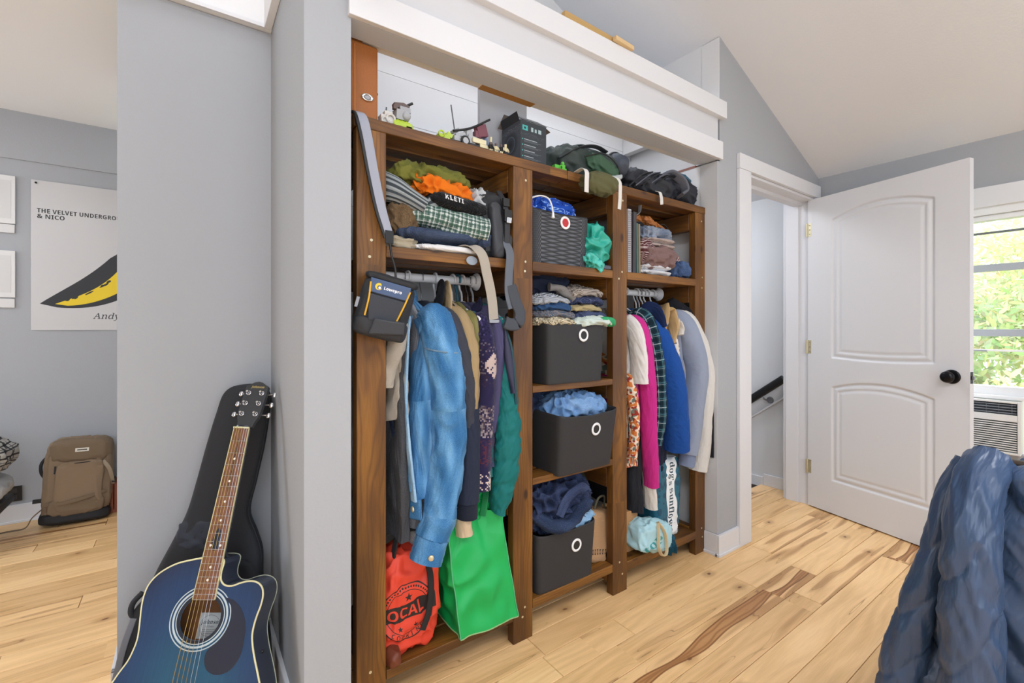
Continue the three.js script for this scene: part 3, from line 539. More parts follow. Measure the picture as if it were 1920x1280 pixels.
{
  const rows = canvasTex(128, 512, (g, w, h) => {
    g.fillStyle = '#2b2749'; g.fillRect(0, 0, w, h);
    const speck = (y0, y1, cols, n) => { for (let i = 0; i < n; i++) { g.fillStyle = cols[i % cols.length]; g.fillRect(Math.floor(rnd() * 32) * 4, y0 + Math.floor(rnd() * (y1 - y0) / 4) * 4, 4, 4); } };
    speck(0, 90, ['#47406b', '#221f3a'], 300); speck(95, 200, ['#3c3148', '#6d6470', '#33293f'], 500);
    g.fillStyle = '#c9b4ac'; for (const [cx, cy] of [[30, 150], [94, 160]]) for (let i = -5; i <= 5; i++) for (let j = -7; j <= 7; j++) if (Math.abs(i) + Math.abs(j) < 8 && (i * j) % 3 !== 1) g.fillRect(cx + i * 4, cy + j * 4, 4, 4);
    speck(250, 330, ['#8d8183', '#6f6268', '#4b3f4c', '#a3979a'], 800); speck(335, 400, ['#5c2e3e', '#3b2a49'], 500);
    g.fillStyle = '#e2cdc0'; for (const cx of [20, 62, 104]) for (let i = -4; i <= 4; i++) for (let j = -6; j <= 6; j++) if ((Math.abs(i) === Math.abs(j) || i * j === 0 || (i + j) % 4 === 0) && Math.abs(i) + Math.abs(j) < 9) g.fillRect(cx + i * 4, 440 + j * 4, 4, 4);
  }, { sx: 0.22, sy: -0.72 });
  rows.offset.y = 0.98;
  garment('sweater', 'purple patterned wool sweater with pale snowflake bands', 'sweater', 0.862, { m: knit(0xffffff, { map: rows }), body: { L: 0.6, S: 0.17, T1: 0.03, s: 23 }, sleeves: [{ p: [[0.0, -0.150, 0.12], [0.006, -0.18, 0.165], [0.012, -0.28, 0.19], [0.008, -0.45, 0.19], [-0.002, -0.62, 0.185], [-0.006, -0.76, 0.183]], r0: 0.046, r1: 0.042, o: { s: 3, flat: 0.78, amp: 0.08 } }] });
}
garment('jacket', 'dusky purple zip jacket between the patterned sweater and teal vest', 'jacket', 0.893, { m: cloth(0x4a4766), body: { L: 0.6, S: 0.19, T1: 0.03, s: 25 }, sleeves: [{ p: [[0.006, -0.135, 0.10], [0.018, -0.165, 0.17], [0.024, -0.27, 0.19], [0.016, -0.42, 0.185], [0.006, -0.56, 0.175]], r0: 0.046, r1: 0.036, o: { s: 13, flat: 0.62 } }], collar: { p: [[-0.03, -0.13, 0.11], [-0.012, -0.10, 0.13], [0.01, -0.10, 0.11], [0.02, -0.11, 0.05]], h: 0.03, m: cloth(0x23233c) } });
{
  const tm = cloth(0x176c6b, { roughness: 0.6 }), g = thing('vest', 'teal quilted puffer vest hanging at the right end of the left rod', 'vest', [0.948, RY, RZ], 'clothes hanging on the closet rods');
  part(g, 'body', bodyGeo({ L: 0.74, S: 0.19, T0: 0.016, T1: 0.018, fold: 0.006, puff: 0.012, baff: 0.085, s: 27, lean: -0.01 }), mat(0x185f60, 0.6));
  part(g, 'front_panel', sweep([[-0.01, -0.155, 0.155], [-0.004, -0.25, 0.18], [0.004, -0.38, 0.195], [0.012, -0.50, 0.205], [0.012, -0.64, 0.205], [0.0, -0.76, 0.195], [-0.018, -0.86, 0.18]], (t) => [lerp(0.028, 0.048, ss(0.2, 0.6, t)) * (t > 0.85 ? lerp(1, 0.45, (t - 0.85) / 0.15) : 1), 0.04], { seg: 90, ring: 28, wr: (t, a) => 0.15 * (Math.abs(Math.sin(t * 8.2 * Math.PI + Math.sin(a) * 0.35)) ** 0.5 - 0.6) + 0.12 * n3(Math.cos(a) * 2, Math.sin(a) * 2, t * 22) }), tm);
  part(g, 'front_panel', sweep([[-0.045, -0.20, 0.135], [-0.052, -0.36, 0.15], [-0.058, -0.56, 0.16], [-0.066, -0.72, 0.17]], (t) => [0.022, 0.04], { seg: 80, ring: 24, wr: (t, a) => 0.22 * (Math.abs(Math.sin(t * 6.5 * Math.PI)) ** 0.5 - 0.6) + 0.06 * n3(Math.cos(a) * 2, Math.sin(a) * 2, t * 22) }), mat(0x1a6667, 0.6));
  part(g, 'armhole_trim', tube([[-0.005, -0.17, 0.20], [0.012, -0.24, 0.222], [0.02, -0.36, 0.238], [0.022, -0.46, 0.245]], 0.006), mat(0x123f47, 0.6), 'dark bound armhole edge');
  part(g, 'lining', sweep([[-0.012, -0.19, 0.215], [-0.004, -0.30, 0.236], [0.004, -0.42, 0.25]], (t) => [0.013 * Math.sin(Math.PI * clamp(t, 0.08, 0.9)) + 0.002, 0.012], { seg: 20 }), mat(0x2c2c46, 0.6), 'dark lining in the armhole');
}
const HL = [[0.640, 'wire', 'thin wire hanger at the left end of the left rod'], [0.658, 'white', 'white plastic hanger carrying the denim jacket'], [0.712, 'wire', 'wire hanger carrying the charcoal jacket'], [0.768, 'white', 'white plastic hanger carrying the tan jacket'], [0.842, 'white', 'white plastic hanger with its shoulder bare above the olive satin shirt'], [0.865, 'blue', 'teal blue plastic hanger carrying the patterned sweater'], [0.884, 'white', 'white plastic hanger next to the teal blue one'], [0.912, 'wire', 'wire hanger carrying the purple zip jacket'], [0.935, 'gray', 'grey hanger carrying the teal puffer vest']];
for (const [x, k, l] of HL) hanger(x, k, l, rr(-0.12, 0.12));
// ---- right rod
garment('t_shirt', 'white t-shirt with a short sleeve, first on the right rod', 'shirt', 1.692, { m: cloth(0xd9d6d2), body: { L: 0.62, S: 0.18, T1: 0.02, s: 31 }, sleeves: [{ p: [[-0.004, -0.150, 0.12], [0.0, -0.19, 0.175], [0.006, -0.30, 0.20], [0.012, -0.44, 0.20]], r0: 0.045, r1: 0.050, o: { s: 2, flat: 0.55, amp: 0.06 } }] });
{
  const pat = dataTex(96, 96, (x, y) => { const a = n2(x * 0.05, y * 0.05), b = n2(x * 0.09 + 30, y * 0.09); return a > 0.25 ? [206, 120, 62] : b > 0.3 ? [150, 52, 40] : a < -0.4 ? [110, 120, 110] : [226, 208, 186]; }, { sx: 0.22, sy: 0.22 });
  garment('blouse', 'cream blouse with orange floral print, behind the white t-shirt sleeve', 'blouse', 1.70, { m: mapped(pat), body: { L: 0.75, S: 0.17, T1: 0.02, s: 33 }, sleeves: [{ p: [[-0.02, -0.40, 0.15], [-0.018, -0.55, 0.185], [-0.012, -0.68, 0.185], [-0.02, -0.78, 0.18]], r0: 0.036, r1: 0.026, o: { s: 4, flat: 0.7 } }] });
}
garment('sweater', 'magenta pink sweater with one long sleeve hanging forward', 'sweater', 1.715, { m: cloth(0xbf2f83), body: { L: 0.62, S: 0.18, T1: 0.025, s: 35 }, sleeves: [{ p: [[-0.004, -0.150, 0.12], [0.008, -0.18, 0.175], [0.030, -0.33, 0.20], [0.045, -0.50, 0.205], [0.055, -0.68, 0.205], [0.076, -0.84, 0.20], [0.094, -0.935, 0.19]], r0: 0.050, r1: 0.040, o: { s: 6, flat: 0.72, amp: 0.09 } }] });
const PLAID1 = plaidTex('#22404b', [[0.02, 0.16, '#122630', 0.7], [0.30, 0.05, '#c7d5d6', 0.75], [0.48, 0.2, '#0f2029', 0.7], [0.78, 0.03, '#c7d5d6', 0.65], [0.88, 0.06, '#5f95a0', 0.6]], 0.075);
garment('shirt', 'dark teal and white plaid flannel shirt beside the pink sweater', 'shirt', 1.775, { m: mapped(PLAID1), body: { L: 0.66, S: 0.18, T1: 0.025, s: 37 }, sleeves: [{ p: [[0.0, -0.125, 0.09], [0.012, -0.15, 0.165], [0.040, -0.30, 0.20], [0.060, -0.46, 0.205], [0.070, -0.62, 0.20], [0.058, -0.74, 0.19]], r0: 0.050, r1: 0.038, o: { s: 8, flat: 0.72, amp: 0.12 } }] });
{
  const bm = cloth(0x1d4a92, { bumpMap: softBump, bumpScale: 0.004 });
  garment('fleece', 'royal blue fleece jacket with open lapel in the middle of the right rod', 'fleece', 1.845, { m: bm, body: { L: 0.66, S: 0.19, T0: 0.03, T1: 0.045, s: 39, fold: 0.01 }, sleeves: [
    { p: [[-0.006, -0.165, 0.09], [0.012, -0.200, 0.15], [0.050, -0.31, 0.19], [0.090, -0.46, 0.21], [0.115, -0.60, 0.21], [0.135, -0.735, 0.205], [0.142, -0.785, 0.20]], r0: 0.072, r1: 0.068, o: { s: 10, flat: 0.85, amp: 0.08, freq: 10 } },
    { p: [[0.03, -0.17, 0.14], [0.085, -0.28, 0.16], [0.14, -0.42, 0.17], [0.175, -0.60, 0.17], [0.185, -0.76, 0.17]], r0: 0.05, r1: 0.06, o: { s: 14, flat: 0.6 } }],
    collar: { p: [[-0.045, -0.16, 0.15], [-0.035, -0.095, 0.155], [-0.012, -0.10, 0.185], [0.01, -0.15, 0.21], [0.02, -0.18, 0.215]], h: 0.038, t: 0.012, m: cloth(0x1b2a4e) } });
}
garment('shirt', 'tan shirt with a wide open collar next to the blue fleece', 'shirt', 1.93, { m: cloth(0xb7996c), body: { L: 0.5, S: 0.17, T1: 0.025, s: 41 }, collar: { p: [[-0.055, -0.20, 0.20], [-0.050, -0.125, 0.21], [-0.020, -0.085, 0.19], [0.020, -0.105, 0.19], [0.014, -0.18, 0.215], [-0.010, -0.26, 0.22]], h: 0.038, t: 0.010 }, sleeves: [{ p: [[0.004, -0.12, 0.08], [0.02, -0.16, 0.13], [0.035, -0.24, 0.155], [0.03, -0.36, 0.15]], r0: 0.05, r1: 0.04, o: { s: 12 } }] });
{
  const pm = mapped(dataTex(64, 64, (x, y) => ((Math.floor(x / 16) + Math.floor(y / 13)) % 2 && (x % 16) > 8 && (y % 13) > 5) ? [70, 70, 76] : [216, 208, 196], { sx: 0.09, sy: 0.09 }));
  garment('shirt', 'cream collared shirt with dark flecks, between the tan shirt and blue sweatshirt', 'shirt', 1.985, { m: pm, body: { L: 0.55, S: 0.17, T1: 0.025, s: 43 }, collar: { p: [[-0.045, -0.27, 0.205], [-0.030, -0.19, 0.21], [0.0, -0.15, 0.20], [0.035, -0.19, 0.205], [0.025, -0.22, 0.21]], h: 0.030, t: 0.007, m: cloth(0xd8d2c8) }, sleeves: [{ p: [[-0.035, -0.20, 0.17], [-0.022, -0.30, 0.195], [-0.01, -0.42, 0.18]], r0: 0.045, r1: 0.03, o: { s: 15 } }] });
}
{
  const g = garment('sweatshirt', 'pale grey-blue sweatshirt with a drooping shoulder near the right end of the right rod', 'sweatshirt', 2.065, { m: cloth(0x8d96a8, { bumpMap: softBump, bumpScale: 0.002 }), body: { L: 0.72, S: 0.19, T0: 0.03, T1: 0.04, s: 45 }, sleeves: [{ p: [[0.01, -0.130, 0.08], [0.035, -0.165, 0.15], [0.062, -0.27, 0.19], [0.082, -0.40, 0.21], [0.072, -0.56, 0.20], [0.055, -0.72, 0.195], [0.035, -0.83, 0.19]], r0: 0.066, r1: 0.052, o: { s: 17, flat: 0.92, amp: 0.08 }, cuff: [[0.036, -0.825, 0.19], [0.028, -0.86, 0.19], [0.022, -0.89, 0.188]], cr: 0.043, cm: knit(0x7f8ba6) }] });
}
garment('sweatshirt', 'off-white sweatshirt sleeve at the far right of the right rod', 'sweatshirt', 2.105, { m: cloth(0xcfccc6), body: { L: 0.7, S: 0.18, T1: 0.03, s: 47 }, sleeves: [{ p: [[0.0, -0.125, 0.08], [0.035, -0.16, 0.15], [0.085, -0.28, 0.185], [0.118, -0.42, 0.20], [0.105, -0.62, 0.20], [0.105, -0.80, 0.19], [0.085, -0.93, 0.18]], r0: 0.062, r1: 0.056, o: { s: 19, flat: 0.8, amp: 0.08 } }] });
garment('coat', 'black coat hanging last on the right rod, sleeve showing past the right post', 'coat', 2.135, { m: cloth(0x202126), body: { L: 0.75, S: 0.19, T0: 0.02, T1: 0.02, s: 49 }, sleeves: [{ p: [[-0.04, -0.055, 0.06], [0.0, -0.10, 0.12], [0.030, -0.135, 0.15], [0.055, -0.19, 0.14], [0.072, -0.30, 0.14]], r0: 0.05, r1: 0.04, o: { s: 21, flat: 0.6 } }, { p: [[0.060, -0.22, 0.15], [0.088, -0.34, 0.200], [0.096, -0.45, 0.222], [0.098, -0.65, 0.228], [0.098, -0.86, 0.228]], r0: 0.024, r1: 0.028, o: { s: 22, flat: 0.22, amp: 0.05 } }] });
garment('trousers', 'black trousers hanging low behind the pink sleeve', 'trousers', 1.742, { m: cloth(0x26272c), body: { L: 0.98, S: 0.15, T0: 0.02, T1: 0.03, s: 51, flare: 1.2 } });
garment('trousers', 'navy trousers hanging low behind the blue fleece sleeve', 'trousers', 1.93, { m: cloth(0x1f2536), body: { L: 0.86, S: 0.17, T0: 0.04, T1: 0.07, s: 53, flare: 1.05, fold: 0.01 } });
garment('tunic', 'off-white tunic whose hem hangs below the pink sleeve', 'tunic', 1.80, { m: cloth(0xd6d0c8), body: { L: 0.6, S: 0.14, T1: 0.02, s: 55 }, sleeves: [{ p: [[-0.03, -0.6, 0.14], [-0.01, -0.75, 0.175], [0.005, -0.92, 0.18], [0.018, -1.05, 0.18]], r0: 0.035, r1: 0.036, o: { s: 23, flat: 0.6 } }] });
const HR = [[1.80, 'blue', 'dark teal hanger carrying the plaid shirt'], [1.845, 'white', 'white plastic hanger carrying the blue fleece'], [1.93, 'white', 'white plastic hanger carrying the tan shirt'], [1.955, 'gray', 'pale grey hanger next to the tan shirt'], [1.985, 'white', 'white plastic hanger carrying the flecked shirt'], [2.015, 'white', 'white plastic hanger carrying nothing visible, behind the flecked shirt'], [2.065, 'white', 'white plastic hanger carrying the grey-blue sweatshirt'], [2.11, 'black', 'black hanger at the right end of the right rod']];
for (const [x, k, l] of HR) hanger(x, k, l, rr(-0.15, 0.15));

// ---------------------------------------------------------------- things on top of the unit
const TOP = 1.8225;
const planar = (g, x0, x1, y0, y1) => { const p = g.attributes.position, uv = g.attributes.uv; for (let i = 0; i < p.count; i++) uv.setXY(i, (p.getX(i) - x0) / (x1 - x0), (p.getY(i) - y0) / (y1 - y0)); return g; };
const printed = (tex, rough = 0.6, o = {}) => new THREE.MeshStandardMaterial({ color: 0xffffff, map: tex, roughness: rough, ...o });
{
  const t = thing('storage_case', 'tall orange-brown leather case with a metal clasp on top of the left post', 'case', [0.443, TOP, -1.42]), om = mat(0x9a5a22, 0.42, { bumpMap: softBump, bumpScale: 0.001 });
  part(t, 'shell', new RoundedBoxGeometry(0.086, 0.232, 0.30, 3, 0.008).translate(0, 0.116, -0.132), om);
  part(t, 'seam', box(-0.0305, -0.0285, 0.012, 0.22, 0.0175, 0.0195), mat(0xd9873f, 0.5)); part(t, 'lid', new RoundedBoxGeometry(0.040, 0.020, 0.28, 2, 0.006).translate(-0.022, 0.240, -0.13), om);
  const c = part(t, 'clasp', T(new THREE.TorusGeometry(0.0115, 0.004, 10, 24).scale(1.2, 0.8, 1), 0.008, 0.066, 0.020), M.chrome, 'oval metal clasp'); part(c, 'keyhole', T(new THREE.CylinderGeometry(0.007, 0.008, 0.004, 16).rotateX(Math.PI / 2).scale(1.2, 0.8, 1), 0.008, 0.066, 0.0195), M.steel);
  part(t, 'knob', T(new THREE.SphereGeometry(0.006, 12, 8), 0.046, 0.10, -0.01), M.black_plastic);
}
const lime = mat(0xa9c21e, 0.35), lgray = mat(0xa3a5a8, 0.35), brick = mat(0x5a4a46, 0.4), ivory = mat(0xd8cfa8, 0.4), maroon = mat(0x6a2b3a, 0.4), slate = mat(0x55585e, 0.4), sky = mat(0x7f93ad, 0.4);
const bb = (x, y, z, w, h, d, rx = 0, rz = 0, r = 0.0012) => new RoundedBoxGeometry(w, h, d, 2, r).rotateX(rx).rotateZ(rz).translate(x, y, z);
const stud = (x, y, z) => new THREE.CylinderGeometry(0.0024, 0.0024, 0.0018, 10).translate(x, y, z);
const wheel = (x, y, z, r) => new THREE.TorusGeometry(r, r * 0.3, 10, 24).translate(x, y, z);
{
  const t = thing('toy_vehicle', 'toy brick walker with lime green base and grey cockpit', 'toy', [0.556, TOP, -1.43]); t.scale.setScalar(1.2);
  part(t, 'base', merge([bb(0.012, 0.012, 0, 0.052, 0.016, 0.04), bb(0.030, 0.007, 0.014, 0.022, 0.012, 0.012), bb(-0.006, 0.009, 0.016, 0.018, 0.014, 0.012), bb(0.012, 0.022, 0.004, 0.04, 0.008, 0.03, 0.2), stud(0.0, 0.027, 0.01), stud(0.012, 0.027, 0.01), stud(0.024, 0.027, 0.01)]), lime);
  part(t, 'cockpit', merge([bb(0.012, 0.043, 0, 0.036, 0.026, 0.034, 0.15), bb(0.020, 0.056, 0.004, 0.030, 0.016, 0.022, -0.2), new THREE.SphereGeometry(0.012, 16, 10).scale(1, 1, 0.7).translate(0.022, 0.040, 0.016)]), lgray);
  part(t, 'turret', merge([bb(0.004, 0.068, 0, 0.026, 0.014, 0.02, 0, 0.2), bb(0.024, 0.07, 0.0, 0.02, 0.012, 0.018, 0, -0.3), bb(-0.008, 0.058, 0.01, 0.012, 0.012, 0.012)]), brick); part(t, 'gun', tube([[0.026, 0.074, 0.0], [0.044, 0.085, 0.006]], 0.0035, { seg: 6 }), M.black_plastic);
  part(t, 'tail', merge([bb(-0.030, 0.018, 0, 0.034, 0.026, 0.026), bb(-0.026, 0.036, 0.004, 0.022, 0.012, 0.018), wheel(-0.022, 0.022, 0.016, 0.011), wheel(-0.036, 0.014, 0.015, 0.009)]), mat(0xc7c4be, 0.35));
  part(t, 'antenna', tube([[-0.03, 0.04, 0], [-0.028, 0.056, 0]], 0.002, { seg: 4 }), slate);
}
{
  const t = thing('toy_vehicle', 'toy brick speeder with a long black gun barrel and grey wheel', 'toy', [0.822, TOP, -1.43]); t.scale.setScalar(1.22);
  part(t, 'nose', merge([bb(-0.083, 0.012, 0.0, 0.036, 0.016, 0.032), bb(-0.066, 0.022, 0.004, 0.018, 0.012, 0.022, 0, -0.4), wheel(-0.094, 0.018, 0.018, 0.008), stud(-0.088, 0.021, 0.006), stud(-0.078, 0.021, 0.006)]), lime);
  part(t, 'chassis', merge([bb(-0.018, 0.018, 0, 0.07, 0.014, 0.034), bb(0.018, 0.028, 0.002, 0.05, 0.016, 0.03, 0, -0.12), bb(-0.03, 0.033, 0, 0.034, 0.01, 0.026, 0, 0.35), bb(0.0, 0.046, 0, 0.018, 0.022, 0.02), bb(-0.044, 0.042, 0.004, 0.022, 0.009, 0.018, 0, 0.5), stud(0.01, 0.038, 0.008), stud(0.024, 0.037, 0.008)]), lgray);
  const w = part(t, 'wheel', wheel(-0.020, 0.014, 0.022, 0.0115), M.black_plastic); part(w, 'hub', T(new THREE.CylinderGeometry(0.009, 0.009, 0.006, 20).rotateX(Math.PI / 2), -0.020, 0.014, 0.022), lgray);
  part(t, 'gun_barrel', tube([[-0.055, 0.036, 0.016], [0.0, 0.058, 0.012], [0.072, 0.104, 0.008]], 0.0034, { seg: 14 }), M.black_plastic, 'long black gun barrel'); part(t, 'antenna', tube([[-0.044, 0.05, 0], [-0.055, 0.116, 0]], 0.0018, { seg: 8 }), slate);
  part(t, 'engine', merge([bb(0.048, 0.066, -0.004, 0.034, 0.036, 0.02, 0, 0.3), bb(0.034, 0.052, -0.004, 0.02, 0.02, 0.018)]), maroon); part(t, 'side_plate', merge([bb(0.028, 0.024, 0.02, 0.046, 0.014, 0.006), bb(0.044, 0.012, 0.02, 0.03, 0.010, 0.006)]), ivory);
  part(t, 'track', merge([bb(0.02, 0.007, 0.006, 0.07, 0.012, 0.03)]), M.black_plastic);
}
{ // small plain brick figures
  const fig = (x, z, y, tall, label, a, b) => {
    const t = thing('toy_figure', label, 'toy', [x, TOP + y, z], 'toy brick figures'), s = tall;
    part(t, 'legs', merge([bb(-0.0035, 0.006 * s, 0, 0.006, 0.012 * s, 0.007), bb(0.0035, 0.006 * s, 0, 0.006, 0.012 * s, 0.007)]), b); part(t, 'torso', new THREE.CylinderGeometry(0.006, 0.009, 0.014 * s, 4).rotateY(Math.PI / 4).translate(0, 0.019 * s, 0), a);
    part(t, 'arm', tube([[-0.008, 0.024 * s, 0], [-0.011, 0.017 * s, 0.003], [-0.009, 0.012 * s, 0.008]], 0.0026, { seg: 6 }), a); part(t, 'arm', tube([[0.008, 0.024 * s, 0], [0.011, 0.017 * s, 0.003], [0.009, 0.012 * s, 0.008]], 0.0026, { seg: 6 }), a);
    part(t, 'head', new THREE.CylinderGeometry(0.0048, 0.0048, 0.009 * s, 14).translate(0, 0.031 * s, 0), b === ivory ? brick : ivory);
  };
  fig(0.906, -1.445, 0, 2.6, 'tall grey-blue toy figure behind the speeder', sky, slate); fig(0.934, -1.45, 0, 2.2, 'tall brown toy figure second from the black box, behind the ivory ones', brick, sky);
  fig(0.902, -1.402, 0, 1.0, 'ivory and black toy figure nearest the speeder', M.black_plastic, ivory); fig(0.925, -1.402, 0, 1.0, 'ivory toy figure second from the speeder', ivory, ivory);
  fig(0.948, -1.402, 0, 1.05, 'black and ivory toy figure third from the speeder', M.black_plastic, ivory); fig(0.968, -1.402, 0, 1.2, 'ivory toy figure right beside the black box', ivory, M.black_plastic);
}
{
  const side = canvasTex(256, 320, (g, w, h) => { g.fillStyle = '#32363d'; g.fillRect(0, 0, w, h); const r = g.createRadialGradient(120, 160, 10, 120, 160, 110); r.addColorStop(0, '#0c0f14'); r.addColorStop(0.45, '#27303a'); r.addColorStop(0.5, '#4c5966'); r.addColorStop(0.6, '#1a1e24'); r.addColorStop(1, '#3c4149'); g.fillStyle = r; g.fillRect(0, 40, w, h - 60); g.fillStyle = '#5b626b'; for (let i = 0; i < 50; i++) g.fillRect(rnd() * w, 30 + rnd() * 40, 14, 3); });
  const front = canvasTex(256, 320, (g, w, h) => { g.fillStyle = '#2b3137'; g.fillRect(0, 0, w, h); g.fillStyle = '#3fa7a3'; g.fillRect(20, 34, 52, 40); g.fillStyle = '#1f262b'; g.fillRect(36, 46, 18, 16); g.fillStyle = '#9fb4b8'; g.fillRect(104, 38, 22, 34); g.fillRect(140, 44, 20, 28); g.fillRect(176, 40, 30, 32); g.fillStyle = '#3d444b'; for (let i = 0; i < 60; i++) g.fillRect(rnd() * w, 90 + rnd() * 30, 12, 3); for (let r = 0; r < 4; r++) { g.fillStyle = '#44a59f'; g.fillRect(16, 140 + r * 44, 10, 10); g.fillStyle = '#97a1a6'; g.fillRect(34, 140 + r * 44, 130 - r * 12, 6); g.fillStyle = '#5d666c'; g.fillRect(34, 152 + r * 44, 170, 3); g.fillRect(34, 160 + r * 44, 140, 3); } });
  const t = thing('product_box', 'open black cardboard product box with teal print on the shelf top', 'box', [1.103, TOP, -1.405]), W = 0.128, H = 0.158, D = 0.125, kd = mat(0x23262b, 0.6), inn = mat(0x77706a, 0.9);
  part(t, 'front_panel', planar(box(-W / 2, W / 2, 0, H, -0.002, 0), -W / 2, W / 2, 0, H), printed(front)); 
  const sg = box(-W / 2, -W / 2 + 0.002, 0, H, -D, -0.0021); { const p = sg.attributes.position, uv = sg.attributes.uv; for (let i = 0; i < p.count; i++) uv.setXY(i, (p.getZ(i) + D) / D, p.getY(i) / H); } part(t, 'side_panel', sg, printed(side));
  part(t, 'side_panel', box(W / 2 - 0.002, W / 2, 0, H, -D, -0.0021), kd); part(t, 'back_panel', box(-W / 2 + 0.0021, W / 2 - 0.0021, 0, H, -D, -D + 0.002), kd); part(t, 'bottom_panel', box(-W / 2 + 0.0021, W / 2 - 0.0021, 0, 0.002, -D + 0.0021, -0.0021), kd);
  part(t, 'flap', bb(0, H + 0.020, -0.026, W * 0.98, 0.0018, 0.066, 0.62, 0, 0.0006).translate(0.004, 0, 0), kd); part(t, 'flap', bb(-W / 2 - 0.006, H + 0.014, -D / 2, 0.0018, 0.034, D * 0.9, 0, 0.4, 0.0006), kd);
  part(t, 'flap', bb(W / 2 + 0.012, H - 0.004, -D / 2, 0.0018, 0.034, D * 0.9, 0, 1.15, 0.0006), inn); part(t, 'flap', bb(-0.02, H + 0.028, -D + 0.012, W * 0.9, 0.0018, 0.06, -0.75, 0, 0.0006), inn);
}
part(thing('green_toy', 'bright green plastic toy lying between the black box and dark green backpack', 'toy', [1.245, TOP, -1.41]), 'body', merge([bb(-0.02, 0.011, 0, 0.03, 0.02, 0.02), bb(0.012, 0.014, 0.002, 0.016, 0.026, 0.016), wheel(-0.005, 0.012, 0.012, 0.008), bb(0.024, 0.008, 0, 0.014, 0.014, 0.012), new THREE.SphereGeometry(0.008, 12, 8).translate(0.012, 0.033, 0.002)]), mat(0x58b83c, 0.4));
const pack = (c, r = 0.62) => phys(c, r, { bumpMap: weaveBump, bumpScale: 0.0006, sheen: 0.2, sheenColor: new THREE.Color(0x8899aa) });
{
  const t = thing('backpack', 'dark green and black backpack lying flat behind the olive roll on the shelf top', 'backpack', [1.47, TOP, -1.57]), b = pack(0x2c3833), k = pack(0x17191c), gm = pack(0x2f5138);
  part(t, 'body', lump(0.42, 0.17, 0.30, { e: 0.6, ey: 0.75, amp: 0.022, f: 9, s: 3 }).translate(0, 0.078, 0), b); part(t, 'pocket', lump(0.20, 0.09, 0.14, { e: 0.6, ey: 0.7, amp: 0.012, f: 14, s: 5 }).rotateZ(-0.25).translate(0.03, 0.065, 0.115), gm);
  const r = part(t, 'sleeping_mat', lump(0.125, 0.125, 0.24, { e: 0.95, ey: 0.95, amp: 0.004, f: 10, s: 2 }).translate(0.165, 0.115, 0.06), pack(0x3d4451), 'rolled grey-blue mat'); part(r, 'strap', T(new THREE.TorusGeometry(0.062, 0.005, 8, 36).scale(1, 1, 2), 0.165, 0.115, 0.11), k); part(r, 'strap', T(new THREE.TorusGeometry(0.062, 0.005, 8, 36).scale(1, 1, 2), 0.165, 0.115, 0.03), k);
  part(t, 'strap', strap([[-0.20, 0.07, 0.12], [-0.10, 0.13, 0.15], [0.02, 0.165, 0.13], [0.09, 0.16, 0.12]], 0.022, 0.003, [0, 0.3, 1]), k); part(t, 'strap', strap([[-0.12, 0.15, 0.06], [-0.02, 0.178, 0.08], [0.08, 0.17, 0.03]], 0.02, 0.003, [0, 0.2, 1]), pack(0x4d5551));
  part(t, 'zip', tube([[-0.09, 0.09, 0.165], [0.0, 0.115, 0.185], [0.10, 0.085, 0.178], [0.125, 0.05, 0.17]], 0.003), k); part(t, 'trim_patch', lump(0.10, 0.022, 0.03, { e: 0.6, amp: 0.003, s: 9 }).rotateZ(0.3).translate(0.085, 0.028, 0.172), mat(0xa8aeb0, 0.6), 'pale piping patch');
}
{
  const t = thing('sleeping_pad', 'olive green rolled pad with white straps sagging over the shelf top front edge', 'sleeping pad', [1.415, 1.79, -1.372]);
  part(t, 'roll', lump(0.175, 0.092, 0.078, { e: 0.35, ey: 0.9, amp: 0.010, f: 14, s: 6 }).translate(0, -0.002, 0.013), pack(0x55532f, 0.75));
  const ws = mat(0xd5d2cc, 0.75);
  part(t, 'strap', strap([[-0.098, 0.036, -0.03], [-0.100, 0.040, 0.025], [-0.104, 0.02, 0.048], [-0.106, -0.02, 0.05], [-0.105, -0.062, 0.048]], 0.024, 0.0018), ws, 'white webbing strap'); part(t, 'strap', strap([[0.088, 0.04, -0.03], [0.080, 0.042, 0.026], [0.092, 0.02, 0.046], [0.097, -0.04, 0.046], [0.094, -0.10, 0.044]], 0.021, 0.0018), ws, 'white webbing strap');
}
